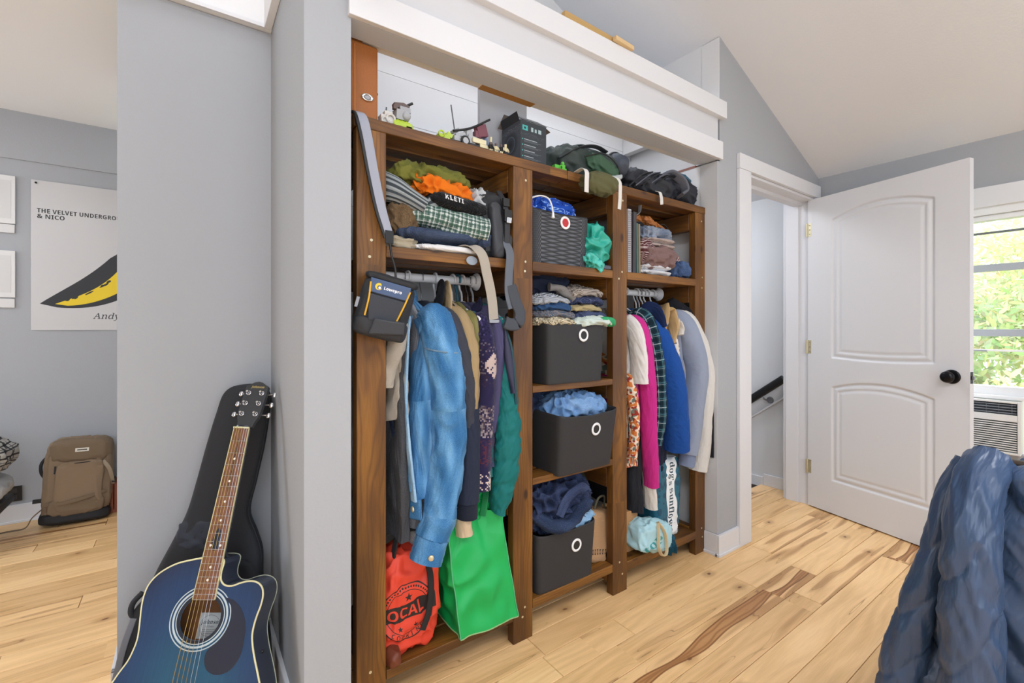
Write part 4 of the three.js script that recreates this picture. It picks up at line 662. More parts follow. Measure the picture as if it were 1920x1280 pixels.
{
  const t = thing('backpack', 'large black backpack with a padded grey strap at the shelf top right end', 'backpack', [1.93, TOP, -1.575]), k = pack(0x24262d), d = pack(0x15161a);
  part(t, 'body', lump(0.42, 0.145, 0.31, { e: 0.6, ey: 0.8, amp: 0.025, f: 10, s: 13 }).rotateZ(-0.06).translate(-0.02, 0.07, 0), k); part(t, 'lid', lump(0.24, 0.15, 0.29, { e: 0.55, ey: 0.75, amp: 0.016, f: 10, s: 17 }).rotateZ(-0.25).translate(0.215, 0.085, 0.02), pack(0x20222b));
  part(t, 'top_panel', lump(0.14, 0.025, 0.20, { e: 0.6, amp: 0.006, s: 19 }).rotateZ(-0.2).translate(0.215, 0.152, 0.05), pack(0x2a5a70), 'blue lid panel');
  part(t, 'shoulder_strap', sweep([[-0.03, 0.10, 0.14], [0.08, 0.145, 0.15], [0.14, 0.11, 0.172], [0.15, 0.06, 0.182], [0.11, 0.03, 0.18]], () => [0.024, 0.008], { ref: [0, 0.5, 1], ring: 16, pw: 0.6 }), pack(0x5b5d66), 'padded grey strap');
  for (let i = 0; i < 5; i++) part(t, 'strap', strap([[-0.25 + i * 0.05, 0.02 + i * 0.012, 0.15], [-0.17 + i * 0.055, 0.085 + i * 0.01, 0.165], [-0.05 + i * 0.06, 0.13 + (i % 2) * 0.01, 0.13]], 0.018, 0.003, [0, 0.4, 1]), i % 2 ? pack(0x585b66) : d);
  part(t, 'webbing', strap([[-0.095, 0.015, 0.19], [-0.092, 0.006, 0.208], [-0.085, -0.02, 0.212], [-0.078, -0.05, 0.209]], 0.022, 0.0018), mat(0xd2d0cb, 0.75), 'white webbing strap hanging over the shelf edge');
}
part(thing('strap_loop', 'grey strap loop hanging under the shelf top above the books and caps', 'strap', [1.79, 1.775, -1.47], ), 'webbing', strap([[0.03, 0.012, 0], [0.026, -0.02, 0.0], [0.0, -0.042, 0], [-0.05, -0.05, 0]], 0.02, 0.0018, [0, 0.2, 1]), mat(0x9a9da0, 0.7));
{ // wood lying on the ledge above the closet
  const t = thing('wood_offcut', 'pale strip of raw wood lying on the white ledge above the closet', 'wood strip', [1.34, 2.3545, -1.30]);
  part(t, 'strip', new RoundedBoxGeometry(0.36, 0.026, 0.022, 2, 0.003).rotateY(0.02).translate(0, 0.013, 0), M.pale_pine); part(t, 'offcut', new RoundedBoxGeometry(0.12, 0.018, 0.02, 2, 0.003).rotateY(0.06).translate(0.14, 0.009, 0.0215), mat(0xd7b98a, 0.7));
}
// ---------------------------------------------------------------- upper left compartment
const S1 = 1.4375;
const wrap = (name, label, cat, c, geo, m, pn = 'cloth', group) => { const t = thing(name, label, cat, c, group); part(t, pn, geo, m); return t; };
wrap('folded_cloth', 'beige folded cloth at the left front corner of the upper left shelf', 'clothing', [0.565, S1, -1.49], lump(0.12, 0.045, 0.19, { e: 0.5, amp: 0.010, f: 16, s: 2, layers: 2 }).translate(0, 0.02, 0), cloth(0xa59a84));
wrap('folded_t_shirt', 'white folded t-shirt under the navy folded trousers', 'clothing', [0.73, S1, -1.50], lump(0.25, 0.026, 0.25, { e: 0.35, amp: 0.006, f: 18, s: 4 }).translate(0, 0.012, 0), cloth(0xdadada));
{
  const t = thing('folded_trousers', 'navy folded trousers with rolled front edge on the upper left shelf', 'trousers', [0.715, S1 + 0.026, -1.525]), nm = mapped(denimTex([44, 54, 74], [66, 78, 102], [90, 104, 128]));
  part(t, 'cloth', lump(0.335, 0.062, 0.29, { e: 0.35, ey: 0.8, amp: 0.010, f: 10, s: 8, layers: 1, lg: 0.4 }).translate(0, 0.03, 0), nm); part(t, 'waistband', lump(0.05, 0.058, 0.10, { e: 0.5, amp: 0.005, s: 11 }).translate(0.155, 0.033, 0.10), nm);
}
wrap('hat', 'crumpled brown cap at the left of the upper left shelf', 'cap', [0.580, S1 + 0.070, -1.49], lump(0.11, 0.10, 0.16, { e: 0.7, amp: 0.020, f: 15, s: 21 }).translate(0, 0.035, 0), mapped(heatherTex([82, 64, 46], [124, 102, 74])));
{
  const pt = plaidTex('#6b7f79', [[0.0, 0.10, '#dfe4dd', 0.75], [0.18, 0.08, '#3f5a50', 0.8], [0.42, 0.04, '#e9ece6', 0.8], [0.52, 0.12, '#3a5a48', 0.7], [0.76, 0.06, '#d7dcd6', 0.7], [0.88, 0.05, '#2f4a3f', 0.7]], 0.05);
  const t = thing('rolled_shirt', 'green and white plaid shirt rolled up on the navy folded trousers', 'shirt', [0.735, S1 + 0.106, -1.435]);
  part(t, 'cloth', sweep([[-0.155, 0.018, -0.03], [-0.09, 0.020, 0.0], [0.0, 0.004, 0.02], [0.08, -0.008, 0.035], [0.142, -0.016, 0.05]], (q) => [0.043, 0.040 - 0.006 * q], { ref: [0, 1, 0], seg: 50, ring: 28, wr: (q, a) => 0.10 * n3(q * 7, Math.cos(a), Math.sin(a)) + 0.05 * Math.sin(a * 3 + q * 9) }), mapped(pt));
}
wrap('folded_sweater', 'grey knitted sweater folded behind the plaid rolled shirt', 'sweater', [0.72, S1 + 0.09, -1.65], lump(0.33, 0.09, 0.22, { e: 0.4, amp: 0.012, f: 12, s: 31, layers: 2 }).translate(0, 0.045, 0), mapped(heatherTex([96, 100, 96], [130, 134, 128])));
{
  const fan = dataTex(128, 64, (x, y) => { const s = Math.sin(x / 128 * Math.PI * 2 * 9); return s > 0.1 ? [64, 70, 74] : [150, 156, 156]; }, { sx: 0.16, sy: 0.16 });
  const t = thing('scarf', 'grey pleated striped scarf fanned out at the left of the upper left shelf', 'scarf', [0.595, S1 + 0.158, -1.435]);
  part(t, 'cloth', sweep([[-0.085, 0.052, -0.03], [-0.04, 0.034, 0.0], [0.0, 0.012, 0.015], [0.05, -0.012, 0.02]], (q) => [lerp(0.050, 0.030, ss(0, 0.8, q)), 0.032], { ref: [0.5, 1, 0], seg: 30, ring: 60, wr: (q, a) => 0.05 * Math.sin(a * 18) }), mapped(fan));
  part(t, 'tail', sweep([[0.05, -0.005, 0.02], [0.085, 0.012, 0.02], [0.115, 0.034, 0.015]], (q) => [lerp(0.012, 0.034, q), 0.010], { ref: [-0.3, 1, 0], seg: 20, ring: 40, wr: (q, a) => 0.06 * Math.sin(a * 14) }), mapped(fan));
}
{
  const lt = canvasTex(512, 128, (g, w, h) => { g.fillStyle = '#1b1c1f'; g.fillRect(0, 0, w, h); g.fillStyle = '#e9e9e9'; g.font = 'bold 60px sans-serif'; g.fillText('KLETI', 120, 84); });
  const t = thing('folded_t_shirt', 'black folded t-shirt with white lettering under the orange cloth', 'shirt', [0.775, S1 + 0.162, -1.455]);
  part(t, 'cloth', planar(lump(0.22, 0.048, 0.16, { e: 0.35, ey: 0.6, amp: 0.007, f: 14, s: 33 }), -0.13, 0.11, -0.022, 0.03).rotateZ(-0.10).translate(0, 0.012, 0), cloth(0xffffff, { map: lt }));
}
wrap('folded_cloth', 'small olive folded cloth under the black lettered t-shirt', 'clothing', [0.80, S1 + 0.118, -1.475], lump(0.13, 0.035, 0.13, { e: 0.4, amp: 0.006, f: 18, s: 35 }).translate(0, 0.01, 0), cloth(0x6f7062));
wrap('crumpled_shirt', 'bright orange crumpled shirt between the olive jacket and black t-shirt', 'shirt', [0.725, S1 + 0.204, -1.47], lump(0.215, 0.058, 0.16, { e: 0.6, amp: 0.020, f: 15, s: 37, ridge: 0.75, nu: 96, nv: 48 }).rotateZ(-0.12).translate(0, 0.016, 0), cloth(0xd9701a));
wrap('crumpled_jacket', 'olive green crumpled jacket on top of the upper left pile', 'jacket', [0.70, S1 + 0.240, -1.51], lump(0.29, 0.095, 0.20, { e: 0.7, ey: 0.9, amp: 0.024, f: 14, s: 39, nu: 96, nv: 48 }).translate(0, 0.022, 0), cloth(0x6f6f30, { roughness: 0.8 }));
wrap('crumpled_cloth', 'dark green crumpled cloth at the left of the olive jacket', 'clothing', [0.575, S1 + 0.200, -1.54], lump(0.12, 0.07, 0.14, { e: 0.7, amp: 0.02, f: 18, s: 41 }).translate(0, 0.01, 0), cloth(0x2f3a26));
wrap('crumpled_shirt', 'pale grey crumpled shirt between the orange cloth and black pouch', 'shirt', [0.868, S1 + 0.19, -1.485], lump(0.10, 0.13, 0.15, { e: 0.75, ey: 0.9, amp: 0.026, f: 16, s: 43, nu: 80, nv: 48 }).rotateZ(-0.5), cloth(0xb7b9bb));
wrap('folded_t_shirt', 'white folded t-shirt corner tucked behind the black t-shirt lettering', 'clothing', [0.845, S1 + 0.165, -1.44], lump(0.085, 0.06, 0.07, { e: 0.6, amp: 0.012, f: 20, s: 45 }).rotateZ(-0.4), cloth(0xcfcdc8));
{
  const t = thing('camera_case', 'black padded lens case with buckled straps in the right corner of the upper left shelf', 'bag', [0.925, S1, -1.475]), k = pack(0x1c1d20), lg = pack(0x2c2e33, 0.4);
  part(t, 'body', lump(0.12, 0.245, 0.16, { e: 0.5, ey: 0.4, amp: 0.010, f: 12, s: 47 }).translate(-0.012, 0.122, 0), k); part(t, 'barrel', lump(0.055, 0.20, 0.06, { e: 0.9, ey: 0.35, amp: 0.004, s: 49 }).rotateZ(0.10).translate(-0.008, 0.10, 0.078), lg);
  part(t, 'strap', strap([[0.028, 0.255, 0.05], [0.030, 0.20, 0.086], [0.034, 0.13, 0.096], [0.034, 0.05, 0.094]], 0.024, 0.004), pack(0x2a2b2f)); part(t, 'strap', strap([[-0.05, 0.24, 0.05], [-0.052, 0.15, 0.082], [-0.045, 0.02, 0.088]], 0.02, 0.003), k);
  const b = part(t, 'buckle', bb(0.034, 0.155, 0.102, 0.034, 0.045, 0.008), M.black_plastic); part(b, 'clip', bb(0.034, 0.138, 0.108, 0.020, 0.020, 0.006, 0.2), M.chrome); part(t, 'buckle', bb(0.030, 0.205, 0.095, 0.028, 0.03, 0.008), M.black_plastic);
  part(t, 'pocket', lump(0.05, 0.075, 0.03, { e: 0.4, amp: 0.003, s: 51 }).translate(0.036, 0.055, 0.08), pack(0x27282c));
}
{
  const t = thing('belt', 'beige canvas belt hanging from the upper left shelf in front of the left rod', 'belt', [0.83, S1, -1.375]);
  part(t, 'webbing', strap([[-0.055, 0.022, -0.05], [-0.03, 0.028, 0.0], [0.004, 0.006, 0.016], [0.03, -0.07, 0.016], [0.052, -0.15, 0.012], [0.062, -0.225, 0.01]], 0.040, 0.002), mat(0xa79f93, 0.85)); part(t, 'tip', bb(0.063, -0.232, 0.010, 0.042, 0.012, 0.006), M.steel, 'metal belt tip');
}
part(thing('tag', 'round grey tag hanging at the front edge of the upper left shelf', 'tag', [0.806, S1, -1.378]), 'disc', new THREE.CylinderGeometry(0.019, 0.019, 0.003, 28).rotateX(Math.PI / 2).scale(1.15, 0.8, 1).translate(0, -0.022, 0.004), mat(0x8f98a3, 0.5));
{
  const t = thing('camera_strap', 'wide black and grey padded strap looping down beside the beige belt', 'strap', [0.95, S1, -1.372]);
  part(t, 'webbing', strap([[0.0, 0.07, -0.015], [0.012, 0.02, 0.006], [0.004, -0.06, 0.012], [0.002, -0.13, 0.014], [0.016, -0.185, 0.016]], 0.036, 0.003), pack(0x5d636c)); part(t, 'pad', sweep([[0.012, -0.10, 0.012], [0.030, -0.16, 0.018], [0.046, -0.205, 0.024], [0.034, -0.238, 0.026], [0.0, -0.243, 0.024], [-0.020, -0.235, 0.022]], () => [0.023, 0.006], { ref: [1, 0.6, 0], ring: 16, pw: 0.6 }), pack(0x3b3f47));
}
// camera bag hanging in front of the left post, by its strap over the top of the post
{
  const t = thing('camera_bag', 'black and blue camera bag with yellow zips hanging in front of the left post', 'bag', [0.478, 1.245, -1.325]); t.rotation.set(0.12, -0.32, -0.22);
  const k = pack(0x1e2023), gm = pack(0x2d323b), logo = canvasTex(256, 96, (g, w, h) => { g.fillStyle = '#465a7c'; g.fillRect(0, 0, w, h); g.fillStyle = '#e9c33c'; g.beginPath(); g.arc(62, 48, 22, 0.5, 5.2); g.fill(); g.fillStyle = '#465a7c'; g.beginPath(); g.arc(66, 52, 13, 0, 7); g.fill(); g.fillStyle = '#f2f2f2'; g.beginPath(); g.arc(68, 54, 8, 0, 7); g.fill(); g.font = 'bold 27px sans-serif'; g.fillText('Lowepro', 92, 58); });
  part(t, 'body', lump(0.145, 0.160, 0.105, { e: 0.35, ey: 0.3, amp: 0.006, f: 12, s: 61 }), k);
  part(t, 'front_panel', T(extrude([[-0.055, 0.030], [0.055, 0.030], [0.042, -0.038], [-0.036, -0.046]], 0.008, 0.003), 0, 0, 0.050), gm);
  part(t, 'flap', planar(T(extrude([[-0.058, 0.074], [0.056, 0.074], [0.056, 0.034], [-0.056, 0.034]], 0.008, 0.003), 0, 0, 0.050), -0.06, 0.058, 0.032, 0.076), printed(logo, 0.7), 'blue flap with the maker\'s logo');
  part(t, 'lid', lump(0.152, 0.024, 0.112, { e: 0.3, amp: 0.003, s: 63 }).translate(0, 0.080, 0), pack(0x17181a));
  part(t, 'base', lump(0.148, 0.060, 0.118, { e: 0.3, ey: 0.4, amp: 0.004, s: 65 }).translate(0.004, -0.062, 0.002), pack(0x232529));
  part(t, 'front_pocket', T(extrude([[-0.02, -0.022], [0.064, -0.014], [0.070, -0.05], [-0.026, -0.07]], 0.014, 0.005), 0.0, -0.012, 0.058), pack(0x303338));
  for (const s of [-1, 1]) part(t, 'zip', tube([[s * 0.056, 0.062, 0.060], [s * 0.050, 0.02, 0.063], [s * 0.044 - 0.004, -0.034, 0.062]], 0.0026, { seg: 14 }), mat(0xd7a42a, 0.5), 'yellow zip');
  part(t, 'buckle', bb(-0.075, -0.005, 0.02, 0.014, 0.03, 0.02), M.gray_plastic);
  const s = thing('shoulder_strap', 'grey shoulder strap of the camera bag hanging over the top of the left post', 'strap', [0, 0, 0]);
  part(s, 'webbing', strap([[0.428, 1.83, -1.52], [0.428, 1.832, -1.44], [0.420, 1.832, -1.392], [0.424, 1.812, -1.366], [0.436, 1.76, -1.36], [0.458, 1.64, -1.358], [0.482, 1.53, -1.356], [0.500, 1.465, -1.352]], 0.032, 0.0025), pack(0x9a9eab, 0.7)); part(s, 'edge', strap([[0.411, 1.829, -1.44], [0.404, 1.830, -1.390], [0.405, 1.812, -1.3655], [0.417, 1.76, -1.3595], [0.440, 1.64, -1.3575], [0.465, 1.53, -1.3555], [0.490, 1.455, -1.352]], 0.010, 0.003), M.black_plastic);
  part(s, 'adjuster', bb(0.502, 1.458, -1.350, 0.026, 0.04, 0.005), M.black_plastic); part(s, 'cord', tube([[0.503, 1.445, -1.350], [0.508, 1.40, -1.346], [0.516, 1.36, -1.338], [0.515, 1.325, -1.33]], 0.0035, { seg: 20 }), M.black_plastic);
}
// ---------------------------------------------------------------- middle column: baskets and bins
function bin({ name, label, cat = 'bin', x, z, y, w, d, h, taper = 0.06, sag = 0.012, m, tilt = 0, gx = 0, gy = 0.72, ring = M.white_plastic, hole = M.dark, rot = 0 }) {
  const t = thing(name, label, cat, [x, y, z]); t.rotation.set(tilt, rot, 0);
  const sec = (k, e, a) => { const ca = Math.cos(a), sa = Math.sin(a), p = 0.14; return [Math.sign(ca) * Math.abs(ca) ** p * w / 2 * k - Math.sign(ca) * e, Math.sign(sa) * Math.abs(sa) ** p * d / 2 * k - Math.sign(sa) * e]; };
  const steps = [[0.002, 0.02, 1], [0, 0, 0], [0.34, 0, 0], [0.67, 0, 0], [0.97, 0, 0], [1, 0.002, 0], [0.97, 0.005, 0], [0.4, 0.005, 0], [0.03, 0.005, 0], [0.03, 0.03, 0]];
  const g = grid(96, 90, (u, v) => {
    const q = v * 9, i = Math.min(8, Math.floor(q)), f = q - i, a0 = steps[i], a1 = steps[i + 1], s = lerp(a0[0], a1[0], f), e = lerp(a0[1], a1[1], f), a = u * Math.PI * 2;
    const k = 1 - taper * (1 - s), [X, Z] = sec(k, e, a), dz = sag * 1.1 * s * s * (1 - (X / w * 2) ** 2);
    return [X, s * h - (s > 0.6 ? (s - 0.6) / 0.4 * sag * (1 - (X / w * 2) ** 2) : 0) + 0.0005, Z + (Z > 0 ? dz * 0.6 : -dz * 0.3)];
  }, { closed: true, caps: true, U: 2 * (w + d), V: h * 2.4 });
  part(t, 'body', g, m);
  const zf = d / 2 * (1 - taper * (1 - gy)) + 0.004 + sag * 0.45 * gy * gy;
  const r = part(t, 'grommet', T(new THREE.TorusGeometry(0.0215, 0.0052, 12, 40).scale(1, 1, 0.6), gx, h * gy, zf), ring, 'round eyelet'); part(r, 'hole', T(new THREE.CylinderGeometry(0.018, 0.018, 0.003, 32).rotateX(Math.PI / 2), gx, h * gy, zf), hole);
  return t;
}
const binMat = mat(0x2b2b2d, 0.7, { bumpMap: weaveBump, bumpScale: 0.0004 });
const wicker = dataTex(128, 128, (x, y) => { const a = (x + y) / 128 * 8, b = (x - y) / 128 * 8; return gray(60 + 170 * Math.abs(Math.sin(a * Math.PI) * Math.sin(b * Math.PI)) ** 0.6); }, { srgb: false, sx: 0.11, sy: 0.11 });
const wickerC = dataTex(128, 128, (x, y) => { const a = (x + y) / 128 * 8, b = (x - y) / 128 * 8, q = Math.abs(Math.sin(a * Math.PI) * Math.sin(b * Math.PI)) ** 0.6; return mix3([26, 28, 32], [98, 101, 107], q); }, { sx: 0.11, sy: 0.11 });
bin({ name: 'woven_basket', label: 'black woven basket with a red eyelet on the upper middle shelf', cat: 'basket', x: 1.243, z: -1.56, y: S1, w: 0.318, d: 0.33, h: 0.215, taper: 0.04, sag: 0.010, m: mat(0xffffff, 0.6, { map: wickerC, bumpMap: wicker, bumpScale: 0.004 }), gx: 0.012, gy: 0.80, ring: M.white_plastic, hole: mat(0xb4272b, 0.5) });
bin({ name: 'fabric_bin', label: 'black fabric bin under the folded t-shirts in the middle column', x: 1.30, z: -1.545, y: 0.9585, w: 0.325, d: 0.37, h: 0.242, taper: 0.05, sag: 0.004, m: binMat, gx: 0.026, gy: 0.80 });
bin({ name: 'fabric_bin', label: 'black fabric bin tilted forward with pale blue jeans on top', x: 1.338, z: -1.525, y: 0.6045, w: 0.345, d: 0.37, h: 0.245, taper: 0.08, sag: 0.012, m: binMat, gx: 0.028, gy: 0.70, tilt: 0.05, rot: 0.03 });
bin({ name: 'fabric_bin', label: 'black fabric bin on the bottom shelf heaped with dark jeans', x: 1.262, z: -1.555, y: 0.1405, w: 0.318, d: 0.37, h: 0.235, taper: 0.07, sag: 0.010, m: binMat, gx: 0.040, gy: 0.66, rot: -0.03 });
{
  const bt = canvasTex(256, 256, (g, w, h) => { g.fillStyle = '#1f49a8'; g.fillRect(0, 0, w, h); g.strokeStyle = '#8fb6ec'; g.lineWidth = 5; for (let i = 0; i < 26; i++) { g.beginPath(); const x = rnd() * w, y = rnd() * h, r = 10 + rnd() * 22; g.arc(x, y, r, rnd() * 6, rnd() * 6 + 2.4); g.stroke(); } g.strokeStyle = '#132f78'; g.lineWidth = 7; for (let i = 0; i < 14; i++) { g.beginPath(); g.arc(rnd() * w, rnd() * h, 12 + rnd() * 20, rnd() * 6, rnd() * 6 + 2); g.stroke(); } }, { sx: 0.12, sy: 0.12 });
  const t = thing('swim_shorts', 'bright blue patterned swim shorts piled in the woven basket', 'shorts', [1.225, S1 + 0.205, -1.545]);
  part(t, 'cloth', lump(0.265, 0.10, 0.27, { e: 0.5, ey: 0.8, amp: 0.020, f: 15, s: 71, nu: 96, nv: 48 }).translate(0, 0.028, 0), mapped(bt)); part(t, 'drawstring', tube([[-0.125, 0.050, 0.125], [-0.09, 0.060, 0.145], [-0.068, 0.048, 0.165], [-0.06, 0.02, 0.176], [-0.058, -0.012, 0.182]], 0.0032, { seg: 40 }), mat(0xe6e6e6, 0.7), 'white drawstring'); part(t, 'cord_end', new THREE.CylinderGeometry(0.004, 0.007, 0.022, 12).translate(-0.058, -0.020, 0.182), M.white_plastic);
}
wrap('fabric_bin', 'pale grey fabric box behind the turquoise bag on the upper middle shelf', 'box', [1.455, S1, -1.66], merge([box(-0.065, 0.065, 0, 0.21, -0.09, 0.09, 0.005), box(-0.068, 0.068, 0.195, 0.215, -0.093, 0.093, 0.004)]), mat(0x8d8f94, 0.8), 'body');
wrap('plastic_bag', 'crumpled turquoise bag squeezed between the woven basket and middle right post', 'bag', [1.452, S1 + 0.035, -1.435], lump(0.125, 0.17, 0.10, { e: 0.8, ey: 0.9, amp: 0.030, f: 8, s: 73, ridge: 0.8, nu: 110, nv: 60 }).translate(0, 0.075, 0), phys(0x2aa793, 0.42, { clearcoat: 0.2 }), 'bag').add(shade(Object.assign(new THREE.Mesh(lump(0.09, 0.035, 0.07, { e: 0.7, amp: 0.018, f: 20, s: 75, ridge: 0.9 }).rotateZ(-0.5).translate(-0.035, -0.012, 0.03), phys(0x4fc0b0, 0.42, {})), { name: 'bag_corner' })));
wrap('tablet', 'dark flat device lying under the turquoise bag on the upper middle shelf', 'device', [1.475, S1 + 0.0005, -1.43], merge([bb(0, 0.009, 0, 0.10, 0.017, 0.085, 0, 0, 0.004), bb(0, 0.0185, 0, 0.09, 0.002, 0.075, 0, 0, 0.0008)]), mat(0x4a4f5a, 0.4), 'body');
// folded clothes on the second bin
const B2 = 1.196;
{
  const fold = (name, label, x, y, w, h, m, s, zz = -1.52, d = 0.27, layers = 2) => wrap(name, label, 'clothing', [x, y, zz], lump(w * rr(0.92, 1.06), h * 1.5, d, { e: 0.5, ey: 0.85, amp: 0.014, f: 15, s, layers: 1, lg: 0.3, nu: 96, nv: 44, sag: 0.012 }).rotateY(rr(-0.14, 0.14)).rotateZ(rr(-0.05, 0.05)).translate(rr(-0.008, 0.008), h / 2 + 0.007, 0), m, 'cloth', 'folded clothes on the middle bin');
  const graphic = mapped(dataTex(96, 96, (x, y) => n2(x * 0.11, y * 0.16) > 0.15 ? [198, 190, 172] : n2(x * 0.2 + 9, y * 0.2) > 0.3 ? [150, 110, 92] : [112, 118, 110], { sx: 0.14, sy: 0.14 }));
  const stripeT = mapped(dataTex(32, 64, (x, y) => (y % 16) < 6 ? [60, 66, 78] : [196, 200, 204], { sx: 0.05, sy: 0.03 }));
  fold('folded_shirt', 'cream printed folded shirt, lowest of the left folded stack on the middle bin', 1.22, B2, 0.20, 0.030, mapped(dataTex(64, 64, (x, y) => n2(x * 0.14, y * 0.14) > 0.2 ? [120, 108, 84] : [206, 196, 170], { sx: 0.1, sy: 0.1 })), 81, -1.50, 0.29);
  fold('folded_shirt', 'blue-grey printed folded shirt second from the bottom of the left folded stack', 1.222, B2 + 0.030, 0.205, 0.030, mapped(dataTex(64, 64, (x, y) => n2(x * 0.12, y * 0.2) > 0.25 ? [148, 130, 122] : [72, 88, 104], { sx: 0.12, sy: 0.08 })), 83);
  fold('folded_shirt', 'bright navy folded shirt in the middle of the left folded stack', 1.216, B2 + 0.060, 0.195, 0.030, cloth(0x2f4a6e), 85);
  fold('folded_shirt', 'white and navy striped folded shirt on top of the left folded stack', 1.218, B2 + 0.090, 0.19, 0.026, stripeT, 87);
  fold('folded_shirt', 'white folded shirt with green trim, lowest of the right folded stack on the middle bin', 1.395, B2, 0.225, 0.032, cloth(0xc9d6cc), 89, -1.485, 0.29);
  wrap('rolled_cloth', 'bright green rolled cloth at the right end of the folded stack', 'clothing', [1.472, B2 + 0.002, -1.375], lump(0.085, 0.032, 0.07, { e: 0.8, amp: 0.006, s: 91 }).rotateZ(-0.12).translate(0, 0.012, 0), cloth(0x3a9c66));
  fold('folded_shirt', 'navy knit folded shirt second from the bottom of the right folded stack', 1.405, B2 + 0.032, 0.21, 0.032, mapped(heatherTex([40, 48, 74], [92, 104, 138])), 93);
  fold('folded_shirt', 'mustard beige folded shirt in the middle of the right folded stack', 1.385, B2 + 0.064, 0.19, 0.024, cloth(0xa99a72), 95);
  fold('folded_shirt', 'dark blue folded shirt with pale edges near the top of the right folded stack', 1.405, B2 + 0.088, 0.20, 0.034, mapped(dataTex(64, 64, (x, y) => Math.abs(n2(x * 0.06, y * 0.12)) < 0.08 ? [136, 146, 168] : [44, 52, 82], { sx: 0.1, sy: 0.07 })), 97);
  fold('folded_shirt', 'grey-brown printed folded shirt on top of the right folded stack', 1.405, B2 + 0.122, 0.215, 0.034, mapped(dataTex(64, 64, (x, y) => n2(x * 0.09 + 4, y * 0.16) > 0.35 ? [84, 76, 66] : [166, 156, 146], { sx: 0.15, sy: 0.1 })), 99, -1.53, 0.27, 1);
  wrap('folded_shirt', 'dark navy clothes behind the two folded stacks on the middle bin', 'clothing', [1.25, B2 + 0.116, -1.60], lump(0.27, 0.11, 0.24, { e: 0.5, amp: 0.02, f: 12, s: 101 }).translate(0, 0.05, 0), cloth(0x23293a));
  wrap('rolled_cloth', 'grey twisted cloth between the two folded stacks', 'clothing', [1.285, B2 + 0.128, -1.45], sweep([[-0.065, 0.028, 0], [-0.02, 0.022, 0.01], [0.02, 0.0, 0.02], [0.045, -0.022, 0.03]], (q) => [0.018, 0.016], { seg: 30, ring: 18, wr: (q, a) => 0.18 * Math.sin(a * 2 + q * 12) }), cloth(0x7a7672));
}
// jeans piled on the third and fourth bins
const jeanHeap = (w, h, d, s, amp = 0.028) => lump(w, h, d, { e: 0.6, ey: 0.85, amp, f: 11, s, ridge: 0.85, nu: 120, nv: 64 });
{
  const t = wrap('jeans', 'pale blue jeans folded on the front of the tilted bin', 'jeans', [1.355, 0.822, -1.475], jeanHeap(0.30, 0.115, 0.20, 111, 0.020).translate(0, 0.02, 0), mapped(denimTex([96, 134, 178], [126, 162, 204], [150, 180, 214])), 'cloth');
  wrap('jeans', 'dark navy jeans behind the pale blue jeans in the tilted bin', 'jeans', [1.28, 0.835, -1.60], jeanHeap(0.32, 0.15, 0.22, 113).translate(0, 0.02, 0), DENIM_DARK, 'cloth');
  const u = wrap('jeans', 'heap of dark indigo jeans on top of the bottom bin', 'jeans', [1.265, 0.415, -1.53], jeanHeap(0.335, 0.21, 0.29, 115, 0.034).translate(0, 0.035, 0), mapped(denimTex([34, 42, 66], [56, 68, 98], [84, 98, 126])), 'cloth');
  part(u, 'waistband', sweep([[-0.06, 0.02, 0.16], [-0.02, 0.085, 0.168], [0.06, 0.105, 0.155], [0.135, 0.06, 0.12], [0.158, 0.0, 0.09]], () => [0.006, 0.022], { ref: [0, 0, 1], ring: 16, pw: 0.6, wr: (q, a) => 0.1 * n3(q * 6, a, 1) }), mapped(denimTex([40, 50, 78], [66, 80, 112], [90, 104, 132]))); part(u, 'trouser_leg', sweep([[-0.15, 0.03, 0.10], [-0.10, -0.01, 0.155], [-0.03, -0.02, 0.165], [0.05, 0.02, 0.16], [0.12, 0.03, 0.13]], () => [0.026, 0.030], { ref: [0, 1, 0], ring: 24, wr: (q, a) => 0.2 * n3(q * 7, Math.cos(a), Math.sin(a)) }), DENIM_DARK);
  wrap('jeans', 'light blue jeans hem poking out at the right of the bottom bin', 'jeans', [1.345, 0.375, -1.44], jeanHeap(0.17, 0.055, 0.12, 117, 0.012).rotateZ(0.18), mapped(denimTex([110, 150, 190], [150, 186, 214], [190, 214, 230])), 'cloth');
  const k = thing('paper_bag', 'brown paper bag leaning between the bottom bin and middle right post', 'bag', [1.475, 0.141, -1.50]); k.rotation.set(-0.06, 0, -0.22);
  const kt = canvasTex(256, 256, (g, w, h) => { g.fillStyle = '#a98560'; g.fillRect(0, 0, w, h); g.fillStyle = '#4c3a2a'; for (let i = 0; i < 7; i++) { g.fillRect(26 + i * 30, 190, 16, 26); g.fillStyle = '#a98560'; g.fillRect(31 + i * 30, 197, 6, 12); g.fillStyle = '#4c3a2a'; } g.globalAlpha = 0.15; for (let i = 0; i < 40; i++) { g.fillStyle = i % 2 ? '#fff' : '#553'; g.fillRect(rnd() * w, rnd() * h, 60 * rnd(), 2); } });
  part(k, 'body', planar(lump(0.13, 0.22, 0.09, { e: 0.25, ey: 0.25, amp: 0.008, f: 12, s: 119 }).translate(0, 0.11, 0.03), -0.065, 0.065, 0, 0.22), printed(kt, 0.85)); part(k, 'handle', tube([[-0.03, 0.21, 0.05], [-0.02, 0.27, 0.06], [0.02, 0.28, 0.055], [0.045, 0.24, 0.04], [0.05, 0.20, 0.03]], 0.005), mat(0x54503f, 0.8));
  wrap('scarf', 'dark olive tangled scarf stuffed behind the paper bag', 'scarf', [1.455, 0.36, -1.60], jeanHeap(0.14, 0.20, 0.14, 121, 0.03).translate(0, 0.06, 0), cloth(0x33342c), 'cloth');
}
